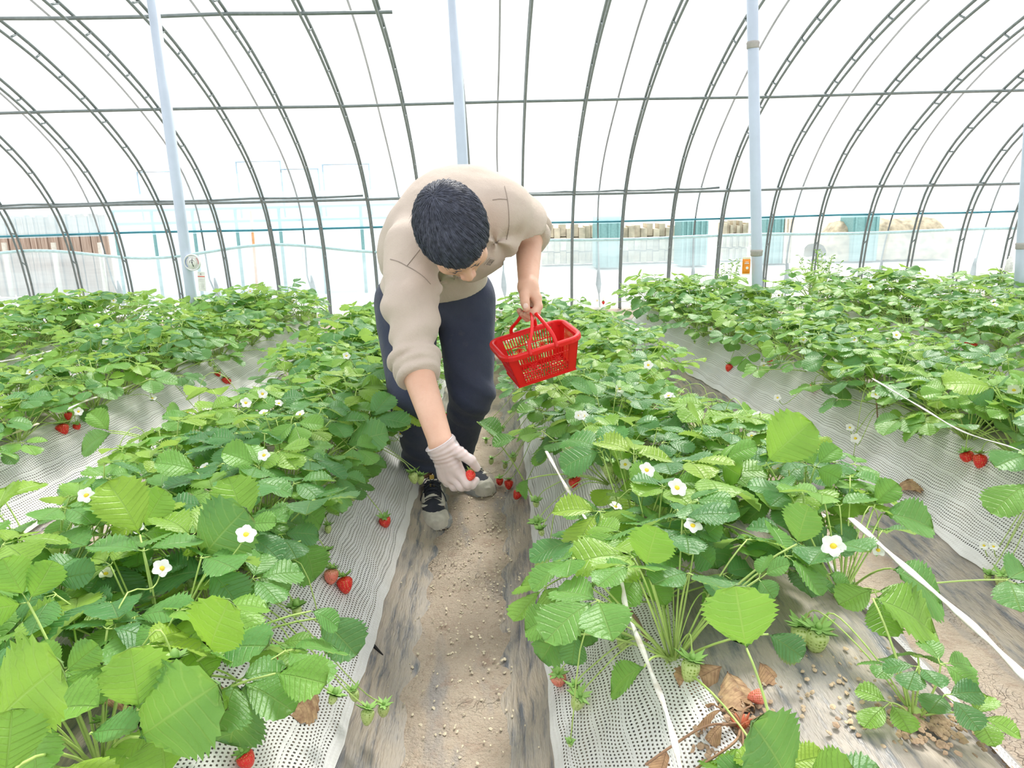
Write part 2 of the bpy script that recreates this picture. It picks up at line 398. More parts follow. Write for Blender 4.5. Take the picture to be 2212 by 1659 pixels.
# straps pressing the film down from outside
B0 = offs(-.06)
for i in range(-4, 6):
    X = (.05 + .792 * i) * SG
    t = MB(); pts = [(X + .02 * math.sin(z * 3 + i), y, z) for y, z in B0[2:]]
    t.tube([(X + .05, AY + .22, -.02), (X + .02, AY + .12, .22)] + [p for p in pts if p[2] > .42], .009, 5)
    o = t.build('film_strap', M['tube_dark']); tag(o, 'thin dark strap outside the film, ' + rel(X, step=1.053, base=.0665), 'strap', 'straps over the greenhouse film')
    t = MB(); t.tube([(X + .03, AY + .14, .16), (X + .022, AY + .13, .26), (X + .02, AY + .12, .36), (X + .018, AY + .11, .44)], [.014, .032, .022, .009], 8)
    t.build('frayed_tie', M['tube_dark'], o)
def purlin(y, z, r, mat, label, x0=-5.6, x1=5.6, dz=0):
    y *= SG; z = 1.2 + (z - 1.2) * SG; r *= SG; x0 *= SG; x1 *= SG
    t = MB(); t.tube([(x0 + (x1 - x0) * q / 12, y, z + .006 * math.sin(q * 2.1 + y) + dz * (q / 12)) for q in range(13)], r, 7)
    o = t.build('purlin', mat); tag(o, label, 'purlin', 'horizontal tubes of the greenhouse front'); return o
purlin(5.135, 1.815, .010, M['tube'], 'upper horizontal steel tube crossing all arches')
purlin(4.235, 2.165, .010, M['tube'], 'topmost horizontal steel tube in the upper left corner', x1=-.5)
purlin(5.845, 1.225, .011, M['tube'], 'middle horizontal steel tube level with the back of the man')
purlin(5.89, 1.240, .009, M['tube'], 'short lapped tube just above the middle tube on the left', x0=-4.4, x1=-1.0, dz=.012)
purlin(5.89, 1.240, .009, M['tube'], 'short lapped tube just above the middle tube on the right', x0=.15, x1=1.75, dz=.006)
purlin(6.03, 1.01, .0085, M['bluerope'], 'lowest blue-green horizontal tube holding the film edge')
# film skins
def skin(name, rng, mat, label=None, wav=None, push=0.0):
    rows = []
    for x in np.linspace(-8.2, 8.2, 83):
        r = []
        for (y, z) in rng:
            z2 = z
            if wav and z == rng[-1][1]: z2 = z + wav(x)
            r.append((x, y + push + .004 * math.sin(x * 7 + z * 9), z2))
        rows.append(r)
    o = strip(name, rows, mat); return o
F0 = offs(-.012)
struct(skin('wall_front', [tuple(p) for p in F0 if p[1] > .95], M['poly']))
F1 = [tuple(p) for p in F0 if p[1] <= .54]
def wavy(x):
    x = x / SG; return 1.2 * (.045 * math.sin(x * 3.3 + 1.2) * (1 if x < 0 else .15) + (.03 if x < 0 else .0)) + (.06 if x > .3 else .0)
F1b = F1 + [(6.09 * SG, .70)]
cur = skin('vent_curtain', F1b, M['poly_low'], wav=wavy, push=-.03); tag(cur, 'hazy plastic vent curtain with a wavy top edge above the plants', 'curtain')
t = MB(); t.tube([(x, 6.06 * SG, .70 + wavy(x)) for x in np.linspace(-8.2, 8.2, 110)], .016, 6); t.build('hem', plain('curtain_hem', (.55, .80, .83), .4), cur)
lap = skin('film_lap', [(6.09 * SG, .92), (6.02 * SG, 1.12), (5.95 * SG, 1.25), (5.91 * SG, 1.33)], M['poly_right'], push=.05); tag(lap, 'bluish lap of film between the middle and the lowest tubes', 'film')
# poles
for X, Y, X1, what in poles:
    r = emp('support_pole', (X, Y, 0)); tag(r, 'tall pale blue round pole ' + what, 'pole', 'support poles of the greenhouse')
    sl = (X1 - X) / 2.0
    t = MB(); t.tube([(0 - sl * .5, 0, 0), (0, 0, .5), (sl * 2.1, 0, 2.60)], .0375 if X > -1 else .036, 16); t.build('pipe', M['pole'], r)
    if X > 0:
        for z in ((.80, 2.17) if X < 3 else (.80,)):
            t = MB(); cx = sl * (z - .5); t.lathe([(.0378, -.035), (.041, -.03), (.041, -.01), (.044, 0), (.041, .008), (.0378, .012)], 16, Matrix.Translation((cx, 0, z))); t.build('pipe_joint', M['joint'], r)
M['white_plastic'] = plain('white_plastic', (.85, .86, .88), .35); M['ink'] = plain('ink', (.05, .06, .07), .5); M['dial_blue'] = plain('dial_blue', (.12, .25, .65), .5); M['dial_red'] = plain('dial_red', (.75, .10, .16), .5)
M['paper'] = plain('paper', (.88, .87, .85), .6); M['orange'] = plain('orange_plastic', (.95, .30, .02), .4); M['red_ink'] = plain('red_ink', (.8, .08, .06), .5)
# round thermometer on the left pole
P = at(415.5, 567, Y=5.248); r = emp('dial_thermometer', P); tag(r, 'round white dial thermometer fixed to the left pole', 'thermometer')
RX = Matrix.Rotation(PI / 2, 4, 'X')
t = MB(); t.lathe([(.050, -.016), (.057, -.012), (.058, .004), (.055, .010), (.051, .010), (.050, .004)], 32, RX); t.build('rim', M['white_plastic'], r)
t = MB(); t.lathe([(.050, .0), (.050, .0055)], 32, RX); t.build('dial_face', M['paper'], r)
def arc(mb, R, a0, a1, rad, y=-.0065, n=16):
    mb.tube([(R * math.cos(math.radians(a0 + (a1 - a0) * i / n)), y, R * math.sin(math.radians(a0 + (a1 - a0) * i / n))) for i in range(n + 1)], rad, 4)
t = MB(); arc(t, .044, 222, 120, .0018); t.build('cold_scale', M['dial_blue'], r)
t = MB(); arc(t, .044, 45, -15, .0018); t.build('hot_scale', M['dial_red'], r)
t = MB()
for a in range(225, -46, -18): arc(t, .034, a - 1.6, a + 1.6, .0016, n=2)
arc(t, .017, 190, 20, .001); arc(t, .026, 205, 320, .0008) if 0 else None
t.build('scale_marks', M['ink'], r)
t = MB(); t.tube([(-.002, -.008, -.004), (.006, -.008, .034)], [.0022, .0008], 5); t.tube([(-.002, -.008, 0), (.009, -.008, -.028)], [.0012, .0030], 5); t.lathe([(.004, .006), (.004, .010)], 12, RX); t.build('needle', M['ink'], r)
# card below, orange packet, small bottle on the right pole
P = at(436, 608, Y=5.27); r = emp('tag_card', P); tag(r, 'white paper card with a red line hanging beside the left pole', 'card')
t = MB(); t.box((0, 0, 0), (.050, .004, .135), Matrix.Rotation(math.radians(3), 3, 'Y')); t.build('card', M['paper'], r, smooth=False)
t = MB(); t.box((0, -.003, .035), (.048, .002, .005), Matrix.Rotation(math.radians(3), 3, 'Y')); t.build('red_line', M['red_ink'], r, smooth=False)
t = MB(); t.box((-.001, -.003, .052), (.008, .002, .012))
for q in range(7): t.box((.002, -.003, .015 - q * .011), (.030 - (q % 3) * .005, .0015, .0016))
t.build('print', plain('grey_ink', (.45, .46, .48), .6), r, smooth=False)
P = at(1612, 575, Y=5.26); r = emp('orange_packet', P); tag(r, 'small orange packet with a pale print tied to the right pole', 'packet')
def pillow(w, h, d, n=10):
    mb = MB(); v = []; f = []
    for sgn in (-1, 1):
        for i in range(n + 1):
            for j in range(n + 1):
                a, b_ = i / n * 2 - 1, j / n * 2 - 1; v.append((a * w / 2 * (1 - .05 * b_ * b_), sgn * d / 2 * max(0, (1 - a ** 4) * (1 - b_ ** 6)) ** .6, b_ * h / 2))
    for sgn in (0, 1):
        for i in range(n):
            for j in range(n):
                a = sgn * (n + 1) ** 2 + i * (n + 1) + j; q = (a, a + n + 1, a + n + 2, a + 1); f.append(q if sgn == 0 else q[::-1])
    mb.add(v, f); return mb
pillow(.058, .105, .016).build('packet', M['orange'], r)
t = MB(); t.box((0, 0, .056), (.050, .006, .012)); t.box((0, 0, -.056), (.056, .006, .008)); t.build('seal_edge', plain('cream_plastic', (.9, .8, .55), .5), r, smooth=False)
t = MB(); t.lathe([(.010, .008), (.010, .0095)], 14, Matrix.Translation((.004, 0, -.012)) @ RX); t.box((0, -.010, .020), (.030, .002, .006)); t.box((0, -.010, .030), (.022, .002, .004)); t.build('print', M['paper'], r, smooth=False)
P = at(2181, 570, Y=5.28); r = emp('white_bottle', P); tag(r, 'small white bottle with a printed label hanging at the right edge pole', 'bottle')
t = MB(); t.lathe([(.020, -.055), (.024, -.05), (.024, .025), (.012, .04), (.012, .055)], 18); t.build('bottle_body', M['paper'], r)
t = MB()
for q in range(5): t.box((-.002, -.0245, .01 - q * .01), (.020 - (q % 2) * .006, .001, .002))
t.build('print', bpy.data.materials['grey_ink'], r, smooth=False)

# ------------------------------------------------------------------ outside
M['reed'] = (lambda m: m.done(m.pbr(m.mix(m.ramp(m.noise(10, sc3=(14, 14, .3)), .35, .65), (.30, .20, .15), (.56, .44, .36)), .9)))(N('reed_fence'))
M['teal'] = plain('teal_paint', (.20, .40, .40), .6); M['brick'] = plain('rubble_brick', (.56, .50, .38), .9, var=.3, scale=6)
M['pale_post'] = plain('pale_post', (.75, .70, .60), .8); M['cloudfilm'] = film_mat('neighbour_film', .60, (.45, .66, .80), .88)
P0 = at(-60, 560, Y=11.0); P1 = at(243, 560, Y=11.0); zt = at(100, 505, Y=11)[2] + .25
t = MB(); n = 60
for i in range(n):
    x = -8.6 + (P1[0] + 8.6) * i / n; t.box((x, 11 + .02 * math.sin(i * 2.2), zt / 2 + .02 * math.sin(i * 1.7)), (.085, .03, zt))
o = t.build('reed_fence', M['reed'], smooth=False); tag(o, 'brown reed fence seen through the vent on the far left', 'fence')
for i, px in enumerate((12, 118, 218)):
    P = at(px, 560, Y=10.8); t = MB(); t.tube([(P[0], 10.8, 0), (P[0] + .02, 10.8, at(px, 524, Y=10.8)[2])], .035, 8)
    o = t.build('fence_post', M['pale_post']); tag(o, 'pale post in front of the reed fence, ' + ['left', 'middle', 'right'][i] + ' of three', 'post', 'posts of the reed fence')
r = emp('neighbour_greenhouse', (-2.6, 10.2, 0)); tag(r, 'bluish film greenhouse with teal posts standing outside on the left', 'greenhouse')
xs = [at(p, 540, Y=10.2)[0] for p in (255, 338, 425, 517, 610, 698, 785, 872)]
for x in xs:
    t = MB(); t.tube([(x + 2.6, 0, 0), (x + 2.6, 0, 1.16)], .022, 6); t.build('post', M['teal'], r)
for z in (1.17, 1.0):
    t = MB(); t.tube([(xs[0] + 2.6, 0, z), (xs[-1] + 2.6, 0, z)], .018, 6); t.build('rail', plain('rail_blue', (.25, .45, .6), .5), r)
t = MB(); t.add([(xs[0] + 2.6, .04, 0), (xs[-1] + 2.6, .04, 0), (xs[-1] + 2.6, .04, 1.05), (xs[0] + 2.6, .04, 1.05), (xs[-1] + 2.6, .5, 1.30), (xs[0] + 2.6, .5, 1.30), (xs[-1] + 2.6, 2.2, 1.75), (xs[0] + 2.6, 2.2, 1.75)], [(0, 1, 2, 3), (3, 2, 4, 5), (5, 4, 6, 7)]); t.build('film_cover', M['cloudfilm'], r)
for i, (p, q, ht) in enumerate(((300, 372, 372), (515, 610, 350), (610, 690, 366), (700, 800, 356))):
    x0, x1 = at(p, 400, Y=12.2)[0] + 2.6, at(q, 400, Y=12.2)[0] + 2.6; z = at(p, ht, Y=12.2)[2]
    t = MB(); t.tube([(x0, 2, 1.0), (x0, 2, z), (x1, 2, z), (x1, 2, 1.0)], .016, 6); t.build('frame', bpy.data.materials['rail_blue'], r)
P = at(548, 560, Y=9.8); t = MB(); t.tube([(P[0], 9.8, 0), (P[0] + .03, 9.8, at(552, 455, Y=9.8)[2])], .018, 6); o = t.build('orange_pole', plain('orange_rust', (.75, .38, .18), .7)); tag(o, 'thin rusty orange pole outside left of the man', 'pole')
# low rubble walls and crates on the far right
def rubble(px0, px1, top, name, lab, Y=14.0, mat='brick', kind='wall remnant', hseg=22):
    a, b_ = at(px0, top, Y=Y), at(px1, top, Y=Y); t = MB(); n = hseg
    for i in range(n):
        x = a[0] + (b_[0] - a[0]) * (i + .5) / n; z = a[2] + (b_[2] - a[2]) * (i + .5) / n + .05 * math.sin(i * 2.7); 
        for j in range(3): t.box((x, Y + .05 * ((i + j) % 2), z * (j + .5) / 3), ((b_[0] - a[0]) / n * .94, .4, z / 3 * .94))
    o = t.build(name, M[mat], smooth=False); tag(o, lab, kind); return o
rubble(1168, 1460, 487, 'brick_wall', 'low brown brick wall outside between the man and the first crate')
rubble(1558, 1612, 480, 'brick_wall', 'short low brick wall outside just left of the orange packet pole', hseg=8)
rubble(1630, 1665, 478, 'brick_wall', 'short low brick wall outside just right of the orange packet pole', hseg=6)
def mound():
    a, b_ = at(1765, 478, Y=13.5), at(2042, 466, Y=13.5); rows = []
    for i in range(25):
        tt = i / 24; x = a[0] + (b_[0] - a[0]) * tt; h = (a[2] + (b_[2] - a[2]) * tt) * min(1, 4 * tt + .45, 5 * (1 - tt) + .5)
        rows.append([(x, 13.5 + .5 * math.cos(q * PI / 8) * -1, max(0, h * math.sin(q * PI / 8) ** .6 + .02 * math.sin(i * 3 + q))) for q in range(9)])
    o = strip('soil_mound', rows, plain('dry_mound', (.48, .42, .30), .95, var=.4, scale=8)); tag(o, 'long dry grassy mound outside on the far right', 'mound')
mound()
for i, (p, q, tp, lab) in enumerate(((1284, 1338, 468, 'teal crate outside on the brick wall nearest the man'), (1465, 1491, 476, 'teal crate outside, left one of the close pair'), (1494, 1522, 476, 'teal crate outside, right one of the close pair'),
                                 (1645, 1683, 470, 'teal crate outside just right of the orange packet pole'), (1684, 1704, 468, 'pale crate outside beside the mound end'), (1830, 1886, 464, 'teal crate outside on top of the long mound'))):
    a, b_ = at(p, tp, Y=13.2), at(q, tp, Y=13.2); t = MB(); t.box(((a[0] + b_[0]) / 2, 13.2, a[2] / 2), (b_[0] - a[0], .5, a[2]))
    for s in (-.4, 0, .4): t.box(((a[0] + b_[0]) / 2 + s * (b_[0] - a[0]), 12.94, a[2] / 2), (.03, .04, a[2]))
    o = t.build('crate', M['teal'] if i != 4 else M['pale_post'], smooth=False); tag(o, lab, 'crate', 'crates outside the greenhouse')
# ------------------------------------------------------------------ strawberry plants
def leaflet(L, W, fold=.35, droop=.25, nt=9, curl=0.0, tw=0.0, hi=True):
    nu = 2 * nt + 3; u = np.linspace(0, 1, nu) ** .95; v = np.linspace(-1, 1, 9 if hi else 5)
    w = (u ** .66) * np.clip(1 - u ** 3.3, 0, 1) ** .58; w = w / w.max() * W / 2; w[0] = .0008
    tooth = np.where(np.arange(nu) % 2 == 1, 1.0, -.55); tooth[:3] = 0; tooth[-1] = 0
    U, V = np.meshgrid(u, v, indexing='ij')
    edge = (np.abs(V) > .99)
    wid = w[:, None] * (1 + .10 * edge * tooth[:, None])
    x = V * wid; y = U * L + np.abs(V) ** 1.5 * W * .10 * (1 - U) + edge * tooth[:, None] * L * .018
    y = np.where(U > .995, U * L, y)
    pl = np.sin(2 * PI * (U - .17 * np.abs(V)) * nt) * .0023 * np.abs(V) * (1 - np.abs(V) * .3) * (L / .08)
    z = np.abs(x) * math.tan(fold) * (1 - .35 * np.abs(V)) + pl - droop * L * U ** 2.1 + curl * (x / W * 2) ** 2 * W * -1
    z += .018 * L * np.sin(5 * U + 3 * V)
    if tw:
        a = tw * U; x, z = x * np.cos(a) - z * np.sin(a), x * np.sin(a) + z * np.cos(a)
    P = np.stack([x, y, z], -1).reshape(-1, 3)
    n, m = U.shape; i, j = np.meshgrid(np.arange(n - 1), np.arange(m - 1), indexing='ij'); q = (i * m + j).ravel()
    f = np.stack([q, q + 1, q + m + 1, q + m], 1)
    a = np.stack([U.ravel(), V.ravel(), np.zeros(U.size)], 1)
    return P, f, a
class Leafs:
    def __init__(s): s.P = []; s.f = []; s.a = []; s.k = 0
    def add(s, P, f, a, Mx, t):
        R = np.array(Mx.to_3x3()); T = np.array(Mx.translation); P2 = P @ R.T + T; a = a.copy(); a[:, 2] = t
        s.P.append(P2); s.f.append(f + s.k); s.a.append(a); s.k += len(P)
    def build(s, name, mat, parent=None):
        return mk(name, np.concatenate(s.P), np.concatenate(s.f), mat, parent, attrs={'lf': np.concatenate(s.a)})
def frame(pos, fwd, nrm, size=1.0):
    f = Vector(fwd).normalized(); n = Vector(nrm); n = (n - f * n.dot(f)).normalized(); x = f.cross(n)
    m = Matrix((x, f, n)).transposed().to_4x4(); m = m @ Matrix.Scale(size, 4); m.translation = Vector(pos); return m
def trifol(S, B, pos, fwd, nrm, L, t, R, hi=True):
    """three leaflets round the end of a stalk; S the blades, B the little stalks"""
    Mx = frame(pos, fwd, nrm)
    young = t > .7
    for ang, sc, gap in ((0, 1.0, .012), (1.18, .92, .005), (-1.18, .92, .005)):
        ang += R.uniform(-.12, .12); l = L * sc * R.uniform(.93, 1.05)
        P, f, a = leaflet(l, l * R.uniform(.80, .98), fold=R.uniform(.12, .42) + (.12 if young else 0), droop=R.uniform(.02, .30), nt=R.choice((8, 9, 10)), curl=R.uniform(-.05, .12), tw=R.uniform(-.25, .25), hi=hi)
        m = Mx @ Matrix.Rotation(-ang, 4, 'Z') @ Matrix.Translation((0, gap, 0)) @ Matrix.Rotation(R.uniform(-.18, .22), 4, 'X') @ Matrix.Rotation(R.uniform(-.2, .2), 4, 'Y')
        S.add(P, f, a, m, min(1, max(0, t + R.uniform(-.06, .06))))
        B.tube([Mx @ Vector((0, -.002, -.001)), m @ Vector((0, .006, 0))], .0011, 4)
def petiole(B, a, b, R, r=.0019, sag=.25, n=7):
    a = Vector(a); b = Vector(b); up = Vector((0, 0, 1)); pts = []
    mid = (a + b) / 2 + up * (b - a).length * sag * .5 + Vector((R.uniform(-1, 1), R.uniform(-1, 1), 0)) * .01
    for i in range(n + 1):
        t = i / n; pts.append(a * (1 - t) ** 2 + mid * 2 * t * (1 - t) + b * t * t)
    B.tube(pts, [r * 1.25 - r * .4 * i / n for i in range(n + 1)], 5); return (pts[-1] - pts[-2]).normalized()
def clump(R, nl=15, rad=.21, hgt=.22, size=1.0, tone=0.0, hi=True, lean=None, ok=None):
    """leaf blades and their stalks of one plant, crown at the origin"""
    S, B = Leafs(), MB(); az0 = R.uniform(0, 6.28)
    for i in range(nl):
        q = (i + .5) / nl; az = az0 + i * 2.39996 + R.uniform(-.3, .3)
        rr = rad * (.18 + .9 * q ** .8) * R.uniform(.8, 1.12); h = hgt * (1.0 - .62 * q ** 1.5) * R.uniform(.82, 1.12)
        if q > .85 and R.random() < .6: h *= .45
        e = Vector((math.cos(az) * rr, math.sin(az) * rr, max(.035, h)))
        if lean: e += Vector(lean) * (e.z / .2)
        sg_ = R.uniform(.05, .5)
        out = Vector((math.cos(az), math.sin(az), 0)); tilt = R.uniform(-.15, .35) + q * .45
        fwd = (out * math.cos(tilt) - Vector((0, 0, 1)) * math.sin(tilt * .8) + Vector((R.uniform(-.3, .3), R.uniform(-.3, .3), R.uniform(-.1, .25)))).normalized()
        nrm = (Vector((0, 0, 1)) + out * math.sin(tilt) * .9 + Vector((R.uniform(-.35, .35), R.uniform(-.35, .35), 0))).normalized()
        if ok and not ok(e + fwd * .045 * size): continue
        t = max(0, min(1, R.choice((.05, .2, .3, .42, .55, .68, .82, 1.0)) * (1.1 - .35 * q) + tone))
        petiole(B, (math.cos(az) * .008, math.sin(az) * .008, 0), e, R, sag=sg_)
        trifol(S, B, e, fwd, nrm, R.uniform(.058, .082) * size, t, R, hi)
    B.lathe([(.016, -.02), (.018, .0), (.010, .014)], 7)
    return S, B
def berry_mesh(name, mat, L=.036, W=.030, blunt=.5):
    n = 18; m = 14; v = []; f = []
    for i in range(m + 1):
        t = i / m; r = W / 2 * (math.sin(PI * min(1, t * 1.0) ** (.62)) ** .75 if t < 1 else 0) * (1 - .10 * t)
        r = W / 2 * max(0.0, (1 - (1 - min(1, t / .28)) ** 2.2) if t < .28 else (1 - ((t - .28) / .72) ** 1.9)) ** (.62)
        for k in range(n): 
            a = 2 * PI * k / n; rr = r * (1 + .05 * math.sin(a * 2 + t * 3)); v.append((rr * math.cos(a), rr * math.sin(a), -t * L))
    f = [(i * n + k, (i + 1) * n + k, (i + 1) * n + (k + 1) % n, i * n + (k + 1) % n) for i in range(m) for k in range(n)]
    o = mk(name, v, f, mat); return o
def calyx_mb(r=.019, n=9, up=.2):
    mb = MB()
    for k in range(n):
        a = 2 * PI * k / n + .2 * (k % 2); rr = r * (1 + .2 * (k % 3 - 1)); c, s = math.cos(a), math.sin(a)
        def q(x, y, z): return (c * x - s * y, s * x + c * y, z)
        mb.add([q(.002, -.0022, .001), q(.002, .0022, .001), q(rr * .5, .0034, .0030), q(rr * .5, -.0034, .0030), q(rr, 0, .0035 + up * rr)], [(0, 1, 2, 3), (3, 2, 4)])
        mb.add([q(.002, -.0022, -.0005), q(.002, .0022, -.0005), q(rr * .5, .0034, .0015), q(rr * .5, -.0034, .0015), q(rr, 0, .0025 + up * rr)], [(3, 2, 1, 0), (4, 2, 3)])
    mb.lathe([(.0035, 0), (.003, .006), (.0012, .008)], 7); return mb
def flower_mb(r=.014):
    p = MB()
    for k in range(5):
        a = 2 * PI * k / 5; c, s = math.cos(a), math.sin(a); v = []; nn = 6
        for i in range(nn + 1):
            t = i / nn; w = r * .62 * math.sin(PI * (.12 + .80 * t) ** .9) ** .8
            for j in (-1, -.4, .4, 1):
                x = .002 + t * r * 1.02; y = j * w * .9; z = .002 + .0035 * (1 - t) * t * 4 * .6 + .003 * t + .0015 * abs(j) + .0006 * k
                v.append((c * x - s * y, s * x + c * y, z))
        f = [(i * 4 + j, (i + 1) * 4 + j, (i + 1) * 4 + j + 1, i * 4 + j + 1) for i in range(nn) for j in range(3)]
        p.add(v, f)
    return p
# prototypes kept out of the collection; only their copies are linked
def proto(o): C.objects.unlink(o); return o
PB = {'red': proto(berry_mesh('strawberry', M['red_berry'])), 'pale': proto(berry_mesh('strawberry', M['pale_berry'], .034, .029)),
      'green': proto(berry_mesh('strawberry', M['green_berry'], .030, .022)), 'bud': proto(berry_mesh('strawberry', M['green_berry'], .012, .010))}
PC = proto(calyx_mb().build('calyx', M['calyx'])); PCs = proto(calyx_mb(.012, 8, .1).build('calyx', M['calyx']))
PF = proto(flower_mb().build('flower', M['petal'])); _c = MB(); _c.lathe([(.0048, .0015), (.0052, .004), (.0038, .0065), (.001, .0075)], 10); PFC = proto(_c.build('flower_center', M['flower_center']))
def cp(p, parent, mw=None):
    o = p.copy(); C.objects.link(o); o.parent = parent
    if mw is not None: o.matrix_local = mw
    return o
def add_berry(parent, kind, pos, size=1.0, tilt=(0, 0), lab=None):
    o = cp(PB[kind], parent, Matrix.Translation(Vector(pos)) @ Euler((tilt[0], tilt[1], rnd.uniform(0, 6))).to_matrix().to_4x4() @ Matrix.Scale(size, 4))
    c = cp(PC if kind in ('red', 'pale', 'green') else PCs, o, Matrix.Translation((0, 0, 0)))
    if lab: o['label'] = lab
    return o
def add_flower(parent, pos, nrm, size=1.0):
    n = Vector(nrm).normalized(); m = n.to_track_quat('Z', 'Y').to_matrix().to_4x4(); m = m @ Matrix.Rotation(rnd.uniform(0, 6), 4, 'Z') @ Matrix.Scale(size, 4); m.translation = Vector(pos)
    o = cp(PF, parent, m); cp(PFC, o, Matrix()); cp(PCs, o, Matrix.Translation((0, 0, -.003)) @ Matrix.Scale(1.1, 4)); return o

# shared shapes: ten clumps, each with its truss of flowers and fruit
VAR = []
for i in range(12):
    R = random.Random(100 + i)
    S, B = clump(R, nl=R.choice((19, 20, 21, 22, 24)), rad=R.uniform(.22, .28), hgt=R.uniform(.18, .24), size=R.uniform(.98, 1.16), tone=R.uniform(-.05, .12))
    fo = proto(S.build('foliage', M['leaf'])); st = proto(B.build('leaf_stalk', M['stalk']))
    fr = []; FS = MB()
    for j in range(R.choice((2, 3, 4))):
        az = R.uniform(0, 6.28); rr = R.uniform(.12, .25); kind = R.choice(('flower', 'flower', 'flower', 'green', 'bud', 'bud', 'green', 'red' if i % 4 == 1 else 'bud'))
        z = R.uniform(.12, .22) if kind == 'flower' else R.uniform(.01, .08)
        e = Vector((math.cos(az) * rr, math.sin(az) * rr, z)); top = max(z + .03, .10)
        FS.tube(smoothpts([(0, 0, .01), (e.x * .45, e.y * .45, top * .9), (e.x * .85, e.y * .85, top if kind != 'flower' else z * .92), tuple(e)], 4), .0013, 5)
        fr.append((kind, tuple(e), R.uniform(.75, 1.15), (R.uniform(-.5, .5), R.uniform(-.5, .5), 1)))
    fs = proto(FS.build('flower_stalk', M['stalk']))
    VAR.append((fo, st, fs, fr))
def plant(x, y, z, i, rz, s=1.0, fruit=True, label=None, group='strawberry plants in the beds'):
    fo, st, fs, fr = VAR[i % len(VAR)]
    r = emp('strawberry_plant', (x, y, z), rz); r.scale = (s, s, s)
    tag(r, label, 'strawberry plant', group)
    cp(fo, r); cp(st, r)
    if fruit:
        cp(fs, r)
        for k, e, sc, nn in fr:
            if k == 'flower': add_flower(r, e, nn, sc)
            else: add_berry(r, k, e, sc)
    return r
PLANTS = []
def in_view(x, y, z, m=60):
    if y < .35: return False
    a, b_, d = proj((x, y, z)); e = .24 * F_PX / max(d, .2)
    return d > .25 and -e - m < a < 2212 + e + m and b_ < 1659 + e + m
SP = .225
SKIP = []        # (x0,x1,y0,y1) boxes without automatic plants
SKIP += [(.0, .62, .2, 1.10), (.58, 1.2, .2, 1.22), (-1.2, -.1, .2, .78)]
for b in BEDS:
    for line in (0, 1):
        n = 0; y = .35 + .12 * line + rnd.uniform(0, .05)
        while y < YE - .10:
            l, r_ = ax(b, y), ax(b + 1, y); xc = (l + r_) / 2; half = (r_ - l) / 2
            x = xc + (-1 if line == 0 else 1) * min(.20, half * .33) + rnd.uniform(-.03, .03)
            z = bed_z(x, y) - .002
            y2 = y; y += SP * rnd.uniform(.92, 1.1)
            if not in_view(x, y2, z + .15): continue
            if any(a <= x <= b2 and c <= y2 <= d for a, b2, c, d in SKIP): continue
            n += 1
            line_n = 'left' if line == 0 else 'right'
            PLANTS.append([x, y2, z, b, line_n, n])
# ------------------------------------------------------------------ smooth solid bodies
V3 = lambda *a: np.array(a, np.float32)
def cone(a, b, ra, rb, sx=None):
    """round cone from a to b"""
    a = np.array(a, np.float32); b = np.array(b, np.float32); ab = b - a; L2 = float(ab @ ab) + 1e-9
    def f(P):
        t = np.clip(((P - a) @ ab) / L2, 0, 1); return np.linalg.norm(P - a - t[:, None] * ab, axis=1) - (ra + (rb - ra) * t)
    return f
def ell(c, r, R=None):
    c = np.array(c, np.float32); r = np.array(r, np.float32); R = np.eye(3, dtype=np.float32) if R is None else np.array(R, np.float32)
    def f(P):
        q = (P - c) @ R / r; k = np.linalg.norm(q, axis=1); k2 = np.linalg.norm(q / r, axis=1) + 1e-9; return k * (k - 1) / k2
    return f
def rbox(c, hx, r, R=None):
    c = np.array(c, np.float32); hx = np.array(hx, np.float32) - r; R = np.eye(3, dtype=np.float32) if R is None else np.array(R, np.float32)
    def f(P):
        q = np.abs((P - c) @ R) - hx; return np.linalg.norm(np.maximum(q, 0), axis=1) + np.minimum(q.max(1), 0) - r
    return f
def smin(a, b, k):
    h = np.clip(.5 + .5 * (b - a) / k, 0, 1); return b + (a - b) * h - k * h * (1 - h)
def union(fs, k=.02):
    def f(P):
        d = fs[0](P)
        for g in fs[1:]:
            kk = k
            if isinstance(g, tuple): g, kk = g
            d = smin(d, g(P), kk)
        return d
    return f
